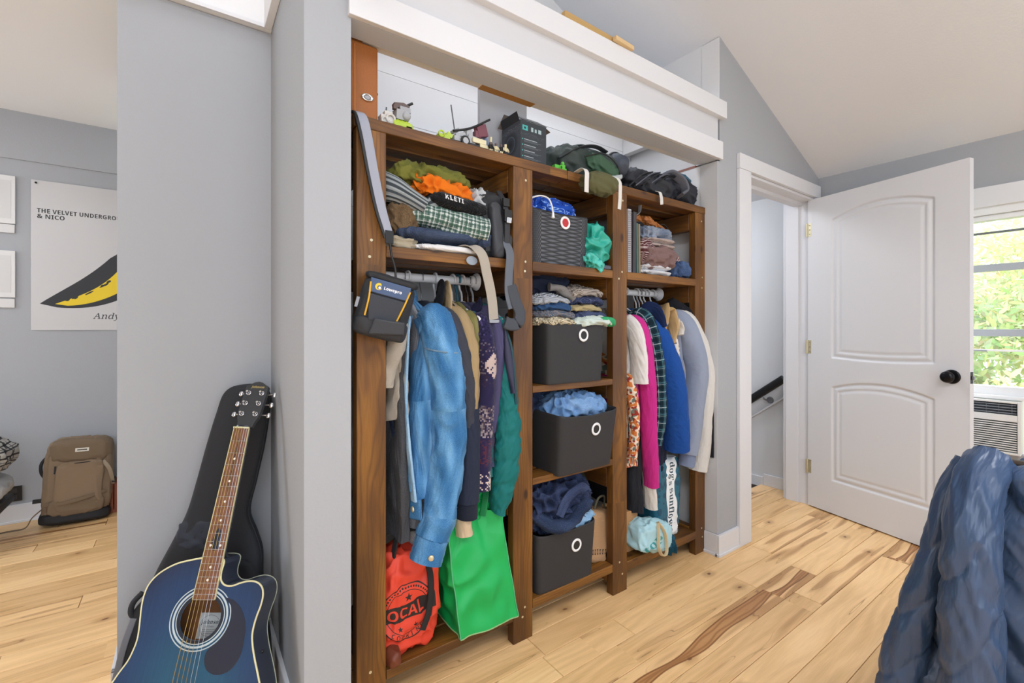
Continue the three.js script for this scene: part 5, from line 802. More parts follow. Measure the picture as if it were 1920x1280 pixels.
// ---------------------------------------------------------------- upper right compartment
{
  const book = (x, w, h, d, m, label, name = 'book', tilt = 0) => { const t = thing(name, label, 'book', [x, S1, -1.40]); t.rotation.z = tilt; part(t, 'cover', merge([box(-w / 2, -w / 2 + 0.002, 0, h, -d, 0, 0.0008), box(w / 2 - 0.002, w / 2, 0, h, -d, 0, 0.0008), box(-w / 2, w / 2, 0, h, -0.002, 0, 0.0008)]), m); part(t, 'pages', box(-w / 2 + 0.0021, w / 2 - 0.0021, 0.004, h - 0.004, -d + 0.004, -0.0022), mat(0xcfc8b8, 0.9)); return t; };
  const sp = book(1.662, 0.024, 0.292, 0.22, mat(0xb4b2b6, 0.6), 'tall grey spiral-bound notebook against the middle right post', 'notebook');
  for (let i = 0; i < 30; i++) part(sp, 'coil', T(new THREE.TorusGeometry(0.0085, 0.0014, 6, 16).rotateX(Math.PI / 2).scale(1, 1, 0.7), 0, 0.012 + i * 0.0093, 0.001), M.steel);
  book(1.694, 0.022, 0.285, 0.22, mat(0x3f3d42, 0.6), 'tall dark grey book next to the spiral notebook', 'book', -0.02);
  book(1.718, 0.013, 0.235, 0.20, mat(0x476a66, 0.6), 'thin green book, third from the middle right post', 'book', 0.015); book(1.734, 0.013, 0.232, 0.20, mat(0x8a7a5c, 0.6), 'thin tan book beside the folded clothes on the upper right shelf', 'book', 0.02);
  const pile = (name, label, cat, c, a, m) => wrap(name, label, cat, c, lump(...a), m);
  pile('folded_shirt', 'white folded shirt at the bottom of the upper right pile', 'clothing', [1.88, S1 + 0.030, -1.52], [0.26, 0.062, 0.25, { e: 0.4, amp: 0.010, f: 14, s: 131, layers: 2, lg: 0.5 }], cloth(0xd2d3d6));
  pile('folded_jeans', 'small blue folded jeans at the right front of the upper right shelf', 'jeans', [2.085, S1 + 0.042, -1.47], [0.12, 0.085, 0.16, { e: 0.5, amp: 0.016, f: 16, s: 133 }], mapped(denimTex([52, 70, 104], [80, 102, 140], [110, 130, 160])));
  pile('crumpled_cloth', 'red and white cloth corner above the small blue jeans', 'clothing', [2.075, S1 + 0.10, -1.50], [0.09, 0.05, 0.12, { e: 0.6, amp: 0.012, f: 22, s: 135 }], mapped(dataTex(32, 32, (x, y) => (x + y) % 16 < 8 ? [190, 172, 168] : [150, 84, 70], { sx: 0.05, sy: 0.05 })));
  pile('crumpled_sweater', 'mauve brown crumpled sweater in the middle of the upper right pile', 'sweater', [1.89, S1 + 0.095, -1.49], [0.30, 0.115, 0.22, { e: 0.6, ey: 0.8, amp: 0.024, f: 11, s: 137, nu: 96, nv: 48 }], cloth(0x7d6562));
  pile('folded_shirt', 'maroon striped folded shirt at the left of the mauve sweater', 'clothing', [1.79, S1 + 0.12, -1.45], [0.10, 0.10, 0.12, { e: 0.6, amp: 0.012, f: 18, s: 139 }], mapped(dataTex(16, 32, (x, y) => (y % 8) < 3 ? [176, 160, 160] : [86, 48, 50], { sx: 0.05, sy: 0.05 })));
  pile('folded_shirt', 'pale pink and beige folded shirt above the mauve sweater', 'clothing', [1.915, S1 + 0.165, -1.51], [0.25, 0.055, 0.22, { e: 0.45, amp: 0.012, f: 15, s: 141, layers: 2, lg: 0.5 }], mapped(heatherTex([150, 132, 126], [186, 172, 164])));
  pile('crumpled_shirt', 'grey-blue crumpled shirt near the top of the upper right pile', 'clothing', [1.90, S1 + 0.205, -1.52], [0.24, 0.065, 0.22, { e: 0.6, amp: 0.020, f: 16, s: 143, ridge: 0.9, nu: 96, nv: 48 }], mapped(denimTex([90, 102, 122], [140, 150, 164], [170, 178, 188])));
  pile('crumpled_cloth', 'black cloth under the brown leather gloves on the upper right shelf', 'clothing', [1.82, S1 + 0.235, -1.56], [0.19, 0.07, 0.20, { e: 0.6, amp: 0.018, f: 16, s: 145 }], cloth(0x26272b));
  const g = thing('leather_gloves', 'pair of orange-brown leather work gloves on top of the upper right pile', 'gloves', [1.86, S1 + 0.275, -1.50]), lm = mat(0x9c5f2c, 0.6, { bumpMap: softBump, bumpScale: 0.001 });
  for (let k = 0; k < 2; k++) { const o = k * 0.05; const q = part(g, 'glove', lump(0.10, 0.035, 0.07, { e: 0.7, amp: 0.008, f: 20, s: 147 + k }).rotateZ(-0.2 - k * 0.2).translate(o - 0.03, 0.006 - o * 0.25, k * 0.03), lm); for (let f = 0; f < 4; f++) part(q, 'finger', sweep([[o + 0.01, 0.002 - o * 0.3, k * 0.03 + f * 0.016 - 0.024], [o + 0.045, -0.012 - o * 0.3, k * 0.03 + f * 0.017 - 0.022], [o + 0.07, -0.030 - o * 0.3, k * 0.03 + f * 0.018 - 0.02]], () => [0.008, 0.009], { seg: 12, ring: 12 }), lm); }
  part(thing('cord_loop', 'looped black cord sticking up from the upper right pile', 'cord', [1.97, S1 + 0.215, -1.45]), 'cord', tube([[-0.05, 0.0, 0], [-0.03, 0.045, 0.005], [0.02, 0.055, 0], [0.05, 0.03, 0], [0.01, 0.008, 0.005], [-0.05, 0.015, 0.01]], 0.0028, { seg: 50 }), M.black_plastic);
}
// ---------------------------------------------------------------- bottom shelves: bags
{ // green shopping bag
  const gm = phys(0x0aa852, 0.55, { bumpMap: weaveBump, bumpScale: 0.0003 }), t = thing('shopping_bag', 'large bright green shopping bag standing at the front of the left bottom shelf', 'bag', [0.865, 0.1185, -1.475]);
  const C = [[-0.100, -0.125], [0.135, -0.115], [0.130, 0.118], [-0.108, 0.112]];
  const f = (u, v, inn = 0) => {
    const q = u * 4, i = Math.floor(q) % 4, k = q - Math.floor(q), a = C[i], b = C[(i + 1) % 4], sm = k;
    let x = lerp(a[0], b[0], sm), z = lerp(a[1], b[1], sm); const top = ss(0.55, 1, v);
    x = lerp(x, x * 0.90 - 0.045, v); z = lerp(z, z * 0.86 - 0.03, v);
    const y = v * 0.415 * (1 - 0.05 * Math.sin(u * 12.5)) + top * 0.02 * Math.sin(u * 9 + 1);
    const c = 0.010 * n3(x * 9, y * 9, z * 9) + 0.016 * (1 - 2 * Math.abs(n3(x * 6 + 4, y * 5, z * 6))) * ss(0.05, 0.4, v) + 0.02 * top * n3(x * 14, 3, z * 14), L = Math.hypot(x, z) || 1, e = 1 - Math.min(1, Math.min(k, 1 - k) * 10);
    x += x / L * c * (1 - e * 0.8) * (1 - inn); z += z / L * c * (1 - e * 0.8) * (1 - inn);
    if (i === 2) { const w = ss(0.3, 0.9, v) * Math.sin(k * Math.PI); z -= 0.035 * w * ss(0.55, 1, v); }
    return [x * (1 - inn * 0.03), y + 0.001, z * (1 - inn * 0.03)];
  };
  part(t, 'body', grid(160, 70, (u, v) => v < 0.93 ? f(u, v / 0.93) : f(u, 1 - (v - 0.93) / 0.07 * 0.45, 1), { closed: true, caps: true, U: 0.95, V: 0.45 }), gm);
  for (let i = 0; i < 4; i++) { const u = i / 4; part(t, 'piping', tube(Array.from({ length: 9 }, (_, j) => f(u, 0.01 + j / 8 * 0.93)), 0.0022, { seg: 30, ring: 8 }), mat(0x53b07c, 0.7)); }
  part(t, 'bottom_piping', tube(Array.from({ length: 33 }, (_, j) => f(j / 32 * 0.999, 0.005)), 0.0024, { seg: 100, ring: 8 }), mat(0x8fb07a, 0.7), 'pale piping along the bottom edge');
  part(t, 'handle', strap([[0.01, 0.38, 0.06], [0.03, 0.45, 0.05], [0.06, 0.50, 0.0], [0.09, 0.44, 0.03], [0.085, 0.36, 0.07]], 0.025, 0.002, [0.6, 0, 0.8]), mat(0x0b7a42, 0.7)); part(t, 'top_fold', lump(0.14, 0.10, 0.09, { e: 0.7, amp: 0.022, f: 16, s: 153, ridge: 0.8, nu: 96, nv: 48 }).rotateZ(-0.45).translate(0.035, 0.395, -0.01), gm); part(t, 'inner_fold', lump(0.15, 0.14, 0.06, { e: 0.7, amp: 0.02, f: 14, s: 155 }).translate(0.03, 0.43, -0.08), mat(0x0a6a35, 0.7), 'dark green inner fold of the bag');
}
{ // red tote with printed emblem
  const rt = canvasTex(512, 768, (g, w, h) => {
    g.fillStyle = '#d8412a'; g.fillRect(0, 0, w, h); g.strokeStyle = '#241b1b'; g.lineWidth = 9; g.beginPath(); g.arc(250, 430, 205, 0, 7); g.stroke(); g.lineWidth = 5; g.beginPath(); g.arc(250, 430, 160, 0, 7); g.stroke();
    g.fillStyle = '#241b1b'; g.font = 'bold 40px sans-serif'; const w2 = 'COOKING'; for (let i = 0; i < w2.length; i++) { const a = Math.PI * 0.5 + (3 - i) * 0.23; g.save(); g.translate(250 + Math.cos(a) * 182, 430 + Math.sin(a) * 182); g.rotate(a - Math.PI / 2); g.fillText(w2[i], -14, 14); g.restore(); }
    for (let i = 0; i < 20; i++) { const a = Math.PI * 1.12 + i * 0.12; g.beginPath(); g.arc(250 + Math.cos(a) * 182, 430 + Math.sin(a) * 182, 7, 0, 7); g.fill(); }
    const star = (x, y, r) => { g.beginPath(); for (let i = 0; i < 10; i++) { const a = -Math.PI / 2 + i * Math.PI / 5, q = i % 2 ? r * 0.42 : r; g.lineTo(x + Math.cos(a) * q, y + Math.sin(a) * q); } g.fill(); };
    star(250, 320, 34); star(190, 545, 20); star(310, 545, 20); g.save(); g.translate(250, 430); g.rotate(-0.08); g.fillRect(-230, -64, 460, 120); g.fillStyle = '#d8412a'; g.font = 'bold 112px sans-serif'; g.fillText('LOCAL', -215, 40); g.restore();
  });
  const t = thing('tote_bag', 'red tote bag with a black round emblem on the left bottom shelf', 'bag', [0.60, 0.1185, -1.475]);
  part(t, 'body', planar(lump(0.205, 0.335, 0.15, { e: 0.5, ey: 0.5, amp: 0.018, f: 9, s: 161, nu: 96, nv: 60 }).translate(0, 0.166, 0), -0.125, 0.095, 0.0, 0.335), printed(rt, 0.6, { side: THREE.DoubleSide }));
  part(t, 'handle', strap([[0.055, 0.30, 0.062], [0.060, 0.22, 0.084], [0.048, 0.13, 0.092], [0.025, 0.08, 0.094]], 0.022, 0.003), mat(0x1a1818, 0.8), 'black webbing handle'); part(t, 'handle', strap([[-0.06, 0.31, 0.05], [-0.03, 0.38, 0.03], [0.03, 0.38, 0.03], [0.06, 0.31, 0.05]], 0.022, 0.003, [0.3, 0, 1]), mat(0x1a1818, 0.8), 'black webbing handle');
}
wrap('shoe', 'brown leather shoe toe at the left end of the left bottom shelf', 'shoe', [0.530, 0.1185, -1.42], lump(0.05, 0.055, 0.12, { e: 0.8, ey: 0.7, amp: 0.004, s: 163 }).translate(0, 0.026, 0), mat(0x6b3420, 0.5), 'upper');
{
  const tq = thing('tote_bag', 'light blue canvas tote with drooping beige handle on the right bottom shelf', 'bag', [1.80, 0.1245, -1.40]);
  const tt = canvasTex(128, 128, (g, w, h) => { g.fillStyle = '#a9d0d8'; g.fillRect(0, 0, w, h); g.fillStyle = '#3f9aa0'; g.font = 'bold 44px serif'; g.save(); g.translate(20, 110); g.rotate(-0.6); g.fillText('top', 0, 0); g.restore(); });
  part(tq, 'body', planar(lump(0.225, 0.135, 0.12, { e: 0.45, ey: 0.5, amp: 0.014, f: 12, s: 165 }).rotateZ(-0.22).translate(0, 0.072, 0), -0.12, 0.12, 0, 0.15), printed(tt, 0.8)); part(tq, 'handle', strap([[-0.005, 0.145, 0.055], [-0.022, 0.10, 0.072], [-0.030, 0.045, 0.078], [-0.012, 0.008, 0.084], [0.016, 0.006, 0.084], [0.032, 0.04, 0.076], [0.024, 0.10, 0.07], [0.0, 0.148, 0.05]], 0.016, 0.003, [0.3, 0.2, 0.9]), mat(0xc9b48c, 0.85), 'beige webbing handle');
  wrap('cardboard_box', 'brown cardboard box corner behind the light blue tote', 'box', [1.69, 0.1245, -1.50], merge([box(-0.055, 0.06, 0, 0.19, -0.07, 0.06, 0.002), bb(0.045, 0.195, 0.0, 0.05, 0.002, 0.12, 0, -0.6)]), mat(0xb08558, 0.85), 'carton').rotation.z = -0.10;
  const st = canvasTex(256, 512, (g, w, h) => {
    g.fillStyle = '#1d6178'; g.fillRect(0, 0, w, h); g.fillStyle = '#134a60'; for (let i = 0; i < 60; i++) { g.beginPath(); g.arc(rnd() * w, rnd() * h, 6 + rnd() * 16, 0, 7); g.fill(); }
    g.fillStyle = '#e9eef0'; g.beginPath(); g.moveTo(96, 0); g.bezierCurveTo(120, 120, 80, 200, 110, 300); g.bezierCurveTo(130, 400, 100, 450, 128, 512); g.lineTo(222, 512); g.bezierCurveTo(210, 420, 230, 330, 190, 240); g.bezierCurveTo(180, 150, 214, 80, 196, 0); g.fill();
    g.fillStyle = '#16384a'; g.save(); g.translate(138, 18); g.rotate(Math.PI / 2 + 0.04); g.font = 'bold 62px serif'; g.fillText("dog's Sunflower", 0, 0, 480); g.restore();
  });
  const sb = thing('shopping_bag', 'dark teal bag with a white lettered band standing on the right bottom shelf', 'bag', [1.965, 0.1245, -1.47]);
  part(sb, 'body', planar(lump(0.205, 0.40, 0.13, { e: 0.4, ey: 0.3, amp: 0.012, f: 10, s: 167, nu: 90, nv: 60 }).translate(0, 0.20, 0), -0.105, 0.105, 0, 0.40), printed(st, 0.5));
  const ts = thing('scarf', 'dark teal tasselled scarf end hanging off the right bottom shelf', 'scarf', [1.905, 0.1245, -1.385]); part(ts, 'cloth', lump(0.09, 0.05, 0.07, { e: 0.8, amp: 0.018, f: 24, s: 169 }).translate(0, 0.022, 0), cloth(0x1b5064));
  for (let i = 0; i < 6; i++) part(ts, 'tassel', tube([[-0.02 + i * 0.010, 0.02, 0.03], [-0.024 + i * 0.012, -0.005, 0.036], [-0.03 + i * 0.014, -0.028 - (i % 3) * 0.006, 0.034]], 0.004, { seg: 8 }), cloth(0x174658));
  wrap('folder', 'blue folder standing at the right of the right bottom shelf', 'folder', [2.09, 0.1245, -1.56], box(-0.03, 0.03, 0, 0.24, -0.11, 0.06, 0.003), mat(0x1f7f9e, 0.5), 'cover'); wrap('green_packet', 'green packet behind the dark teal lettered bag', 'packet', [2.035, 0.1245, -1.58], lump(0.10, 0.33, 0.07, { e: 0.5, ey: 0.4, amp: 0.008, s: 171 }).translate(0, 0.165, 0), mat(0x4f8a3a, 0.5), 'packet');
  wrap('book', 'dark purple book next to the blue folder on the right bottom shelf', 'book', [2.135, 0.1245, -1.55], box(-0.012, 0.012, 0, 0.235, -0.12, 0.04, 0.002), mat(0x3d3346, 0.6), 'cover');
}
// ---------------------------------------------------------------- guitar and its soft case in the alcove
{
  const G = thing('acoustic_guitar', 'blue burst acoustic guitar with a cutaway body leaning in the alcove', 'guitar');
  const mx = new THREE.Matrix4().set(0.8587, 0.2162, -0.4647, 0.14198, -0.0533, 0.9394, 0.3386, 0.86408, 0.5097, -0.266, 0.8182, -1.66687, 0, 0, 0, 1);
  mx.decompose(G.position, G.quaternion, G.scale); G.scale.set(1.06019, 1.06019, 1.06019);
  const out = [[-0.026, -0.347], [-0.062, -0.353], [-0.091, -0.361], [-0.117, -0.375], [-0.135, -0.390], [-0.148, -0.410], [-0.153, -0.433], [-0.152, -0.462], [-0.148, -0.487], [-0.144, -0.512], [-0.142, -0.533], [-0.144, -0.553], [-0.151, -0.580], [-0.167, -0.610], [-0.184, -0.65], [-0.197, -0.70], [-0.201, -0.745], [-0.193, -0.79], [-0.168, -0.828], [-0.12, -0.850], [-0.06, -0.859], [0, -0.862], [0.06, -0.859], [0.12, -0.850], [0.168, -0.828], [0.193, -0.79], [0.201, -0.745], [0.197, -0.70], [0.186, -0.655], [0.169, -0.612], [0.154, -0.578], [0.143, -0.549], [0.137, -0.525], [0.137, -0.504], [0.140, -0.481], [0.145, -0.458], [0.146, -0.435], [0.140, -0.416], [0.127, -0.405], [0.107, -0.401], [0.085, -0.405], [0.061, -0.413], [0.043, -0.411], [0.031, -0.400], [0.027, -0.382], [0.0265, -0.350]];
  const cv = new THREE.CatmullRomCurve3(out.map((p) => V(p[0], p[1], 0)), true, 'centripetal'), fine = cv.getSpacedPoints(220).slice(0, 220).map((p) => [p.x, p.y]);
  const inset = (e) => fine.map((p, i) => { const a = fine[(i + 219) % 220], b = fine[(i + 1) % 220], dx = b[0] - a[0], dy = b[1] - a[1], L = Math.hypot(dx, dy) || 1; return [p[0] + -dy / L * e, p[1] + dx / L * e]; });
  const burst = dataTex(256, 320, (x, y) => {
    const X = (x / 256 - 0.5) * 0.42, Y = -0.87 + y / 320 * 0.54, dx = X / 0.2, dy = (Y + 0.64) / 0.26, r = Math.hypot(dx, dy), g = n2(X * 260, Y * 3) * 5;
    return mix3([16, 78, 106], mix3([14, 50, 90], [20, 26, 54], ss(0.9, 1.35, r)), ss(0.15, 0.95, r)).map((q) => q + g);
  });
  burst.repeat.set(1 / 0.42, 1 / 0.54); burst.offset.set(0.5, 0.87 / 0.54);
  const lac = (o) => phys(0xffffff, 0.3, { clearcoat: 0.7, clearcoatRoughness: 0.12, ...o }), sideM = phys(0x1c2a44, 0.28, { clearcoat: 0.7, clearcoatRoughness: 0.1 }), cream = mat(0xd9d2a4, 0.4);
  const smooth = (q) => new THREE.CatmullRomCurve3(q.map((p) => V(p[0], p[1], 0)), true, 'centripetal').getSpacedPoints(70).slice(0, 70).map((p) => [p.x, p.y]);
  const hole = new THREE.Path(); hole.absarc(0, -0.487, 0.050, 0, Math.PI * 2, true);
  part(G, 'soundboard', T(extrude(fine, 0.003, 0, { holes: [hole] }), 0, 0, -0.003), lac({ map: burst }));
  const inner = new THREE.Path(inset(0.0035).map((p) => new THREE.Vector2(...p)));
  part(G, 'side', T(extrude(fine, 0.092, 0, { holes: [inner] }), 0, 0, -0.096), sideM); part(G, 'back_plate', T(extrude(fine, 0.003, 0), 0, 0, -0.100), sideM);
  const ringTube = (z, r) => { const c = new THREE.CatmullRomCurve3(fine.map((p) => V(p[0], p[1], z)), true); return new THREE.TubeGeometry(c, 330, r, 8, true); };
  part(G, 'binding', ringTube(-0.0015, 0.0024), cream, 'cream edge binding'); part(G, 'binding', ringTube(-0.098, 0.0016), mat(0xa8ad98, 0.4));
  part(G, 'inside', T(extrude(inset(0.006), 0.002, 0), 0, 0, -0.094), mat(0x8a5a34, 0.8));
  const lb = canvasTex(256, 256, (g, w, h) => { g.fillStyle = '#cfd2d0'; g.fillRect(0, 0, w, h); g.strokeStyle = '#55606a'; g.lineWidth = 3; g.beginPath(); g.ellipse(128, 128, 112, 104, 0, 0, 7); g.stroke(); g.fillStyle = '#3a4450'; g.font = 'italic bold 56px serif'; g.fillText('Johnson', 28, 112); g.font = '22px serif'; g.fillText('GUITARS', 82, 145); g.fillStyle = '#7a848c'; for (let i = 0; i < 3; i++) g.fillRect(52 + i * 10, 166 + i * 20, 150 - i * 20, 5); });
  part(G, 'paper_label', planar(box(-0.044, 0.016, -0.556, -0.494, -0.0915, -0.0910), -0.044, 0.016, -0.556, -0.494), printed(lb, 0.8), 'white paper label inside the sound hole');
  for (const [r, w] of [[0.0735, 0.0014], [0.0655, 0.0026], [0.0585, 0.0012]]) part(G, 'rosette_ring', T(new THREE.TorusGeometry(r, w, 8, 96).scale(1, 1, 0.35), 0, -0.487, 0.0002), mat(0xb7c3c6, 0.4)); part(G, 'rosette_ring', T(new THREE.RingGeometry(0.0502, 0.0575, 64), 0, -0.487, 0.0004), mat(0x1e2430, 0.4));
  part(G, 'pickguard', T(extrude(smooth([[0.052, -0.4405], [0.075, -0.446], [0.099, -0.467], [0.115, -0.498], [0.120, -0.538], [0.116, -0.576], [0.097, -0.603], [0.066, -0.611], [0.041, -0.599], [0.031, -0.573], [0.036, -0.5555], [0.055, -0.540], [0.070, -0.515], [0.0765, -0.487], [0.071, -0.460]]), 0.0006, 0.0004, { seg: 1 }), 0, 0, 0.0004), phys(0x1d2233, 0.2, { clearcoat: 0.6 }));
  // neck
  const hw = (y) => lerp(0.0215, 0.028, clamp(-y / 0.444)), fz = 0.006;
  const fbTex = dataTex(64, 256, (x, y) => { const g = n2(x * 0.35, y * 0.02) * 16 + n2(x * 0.05, y * 0.05) * 10; return [124 + g, 82 + g * 0.8, 58 + g * 0.6]; }); fbTex.repeat.set(16, 2.2);
  part(G, 'fretboard', extrude([[-0.0205, 0], [0.0205, 0], [0.027, -0.444], [-0.027, -0.444]], fz, 0), mat(0xffffff, 0.55, { map: fbTex }));
  for (const s of [-1, 1]) part(G, 'fretboard_binding', extrude([[s * 0.0205, 0], [s * 0.0218, 0], [s * 0.0284, -0.444], [s * 0.027, -0.444]].slice(0, 4), fz + 0.0003, 0), cream);
  part(G, 'neck', T(sweep([[0, 0.01, -0.006], [0, -0.10, -0.007], [0, -0.25, -0.009], [0, -0.335, -0.012], [0, -0.352, -0.035], [0, -0.356, -0.06]], (t) => [lerp(0.0215, 0.026, t), lerp(0.012, 0.016, t)], { ring: 24 }), 0, 0, 0), phys(0x1b2233, 0.3, { clearcoat: 0.6 }));
  const fr = (n) => -0.648 * (1 - 2 ** (-n / 12));
  for (let n = 1; n <= 20; n++) part(G, 'fret', box(-hw(fr(n)), hw(fr(n)), fr(n) - 0.0009, fr(n) + 0.0009, fz - 0.0005, fz + 0.0012, 0.0005), M.chrome);
  for (const n of [3, 5, 7, 9, 12, 15, 17]) for (const x of n === 12 ? [-0.0125, 0.0125] : [0]) part(G, 'inlay_dot', T(new THREE.CylinderGeometry(0.0032, 0.0032, 0.0008, 18).rotateX(Math.PI / 2), x, (fr(n) + fr(n - 1)) / 2, fz + 0.0002), mat(0xf2f0e8, 0.25));
  part(G, 'nut', box(-0.0222, 0.0222, 0, 0.005, 0, fz + 0.0035, 0.0012), cream);
  // headstock tilts back behind the nut
  const H = new THREE.Group(); H.name = 'headstock_group';
  const hs = [[-0.021, 0.003], [-0.024, 0.020], [-0.0300, 0.034], [-0.0325, 0.05], [-0.0335, 0.125], [-0.0325, 0.136], [-0.024, 0.141], [-0.012, 0.149], [0, 0.152], [0.012, 0.149], [0.024, 0.141], [0.0325, 0.136], [0.0335, 0.125], [0.0325, 0.05], [0.0300, 0.034], [0.024, 0.020], [0.021, 0.003]];
  const tilt = (g) => g.translate(0.006, 0, 0).rotateX(-0.22).translate(0, 0.002, 0.003);
  const nameT = canvasTex(256, 64, (g, w, h) => { g.fillStyle = '#2a2c2e'; g.fillRect(0, 0, w, h); g.fillStyle = '#b9a25a'; g.font = 'italic bold 50px serif'; g.fillText('Johnson', 36, 48); });
  const head = part(G, 'headstock', tilt(T(extrude(hs, 0.013, 0.0015), 0, 0, -0.014)), mat(0x2b2d30, 0.42, { bumpMap: softBump, bumpScale: 0.0004 }));
  part(head, 'name_decal', tilt(planar(box(-0.024, 0.024, 0.126, 0.139, 0.0005, 0.0008), -0.024, 0.024, 0.126, 0.139)), printed(nameT, 0.4));
  for (const s of [-1, 1]) for (let i = 0; i < 3; i++) {
    const y = 0.044 + i * 0.034, x = s * 0.0195;
    const tn = part(G, 'tuner', tilt(merge([T(new THREE.CylinderGeometry(0.0034, 0.0034, 0.016, 14).rotateX(Math.PI / 2), x, y, 0.007), T(new THREE.TorusGeometry(0.0058, 0.0017, 8, 20), x, y, 0.001), T(new THREE.CylinderGeometry(0.0022, 0.0022, 0.024, 10).rotateZ(Math.PI / 2), s * 0.038, y + 0.004, -0.018)])), M.chrome);
    part(tn, 'tuner_button', tilt(T(new THREE.SphereGeometry(0.0075, 16, 12).scale(0.9, 1.15, 0.55), s * 0.050, y + 0.004, -0.018)), M.chrome);
  }
  for (let i = 0; i < 6; i++) {
    const q = i - 2.5, r = [0.0008, 0.0007, 0.0006, 0.00052, 0.00045, 0.0004][i];
    part(G, 'string', tube([[q * 0.0070, 0.004, fz + 0.0038], [q * 0.0094, -0.45, fz + 0.0062], [q * 0.0106, -0.648, 0.0115], [q * 0.0106, -0.664, 0.006]], r * 1.15, { seg: 14, ring: 6 }), mat(i < 4 ? 0xb59a62 : 0xcfcfd2, 0.3, { metalness: 0.9 }));
  }
  const br = part(G, 'bridge', T(extrude([[-0.085, -0.658], [-0.04, -0.640], [0.04, -0.640], [0.085, -0.658], [0.085, -0.664], [0.04, -0.676], [-0.04, -0.676], [-0.085, -0.664]], 0.008, 0.001), 0, 0, 0.001), mat(0x4a2f22, 0.5)); part(br, 'saddle', box(-0.036, 0.036, -0.650, -0.6465, 0.008, 0.0112, 0.0005), cream);
  for (let i = 0; i < 6; i++) part(br, 'bridge_pin', T(new THREE.SphereGeometry(0.0035, 10, 8), (i - 2.5) * 0.0106, -0.664, 0.010), cream);
  part(G, 'strap_button', T(new THREE.CylinderGeometry(0.006, 0.004, 0.012, 14).rotateZ(Math.PI / 2), 0.150, -0.575, -0.05), M.black_plastic);
}
{
  const n = V(-0.25, 0.17, 0.95).normalize(), q0 = V(0.19, 0.98, -1.82), U = V(0.95, 0, 0.25).normalize(), W = n.clone().cross(U);
  const L = [[0.169, 0.984, -1.826], [0.125, 0.976, -1.836], [0.103, 0.956, -1.839], [0.082, 0.895, -1.833], [0.053, 0.792, -1.822], [0.026, 0.684, -1.81], [-0.001, 0.588, -1.8], [-0.033, 0.518, -1.796], [-0.077, 0.43, -1.792], [-0.107, 0.357, -1.787], [-0.130, 0.331, -1.788], [-0.147, 0.269, -1.782], [-0.166, 0.150, -1.773], [-0.15, 0.05, -1.76], [-0.10, 0.012, -1.745], [0.05, 0.005, -1.70], [0.17, 0.012, -1.66], [0.215, 0.06, -1.652], [0.218, 0.15, -1.665], [0.208, 0.249, -1.683], [0.200, 0.364, -1.706], [0.200, 0.441, -1.72], [0.186, 0.498, -1.734], [0.167, 0.564, -1.751], [0.188, 0.665, -1.763], [0.213, 0.777, -1.777], [0.230, 0.885, -1.79], [0.236, 0.944, -1.799], [0.222, 0.975, -1.809], [0.20, 0.984, -1.815]].map((p) => { const d = V(...p).sub(q0); return [d.dot(U), d.dot(W)]; });
  const cvs = new THREE.CatmullRomCurve3(L.map((p) => V(p[0], p[1], 0)), true, 'centripetal').getSpacedPoints(160).slice(0, 160).map((p) => [p.x, p.y]);
  const B = thing('guitar_case', 'black soft guitar case standing in the alcove corner behind the blue guitar', 'guitar case'); B.position.copy(q0); B.quaternion.setFromRotationMatrix(new THREE.Matrix4().makeBasis(U, W, n));
  const bm = pack(0x1d1e22, 0.75), g = T(extrude(cvs, 0.046, 0.016, { seg: 5 }), 0, 0, -0.048);
  part(B, 'shell', g, bm); part(B, 'piping', T(new THREE.TubeGeometry(new THREE.CatmullRomCurve3(cvs.map((p) => V(p[0] * 0.985, p[1] + 0.0, 0.0)), true), 260, 0.0035, 8, true), 0, 0, -0.003), mat(0x101114, 0.6));
  part(B, 'front_pocket', lump(0.30, 0.34, 0.05, { e: 0.6, ey: 0.6, amp: 0.010, f: 10, s: 181 }).rotateZ(-0.06).translate(-0.115, -0.72, 0.005), bm); part(B, 'top_pocket', lump(0.15, 0.10, 0.04, { e: 0.6, amp: 0.008, f: 12, s: 183 }).rotateZ(-0.25).scale(0.9, 0.9, 0.6).translate(-0.135, -0.47, 0.004), pack(0x1f2430));
  part(B, 'handle', tube([[-0.283, -0.615, 0.0], [-0.304, -0.640, 0.005], [-0.306, -0.665, 0.008], [-0.292, -0.690, 0.0]], 0.008, { seg: 20 }), bm); part(B, 'strap', strap([[-0.297, -0.68, 0.012], [-0.315, -0.75, 0.016], [-0.332, -0.84, 0.01]], 0.018, 0.003), mat(0x6d6f75, 0.7), 'grey webbing strap');
}
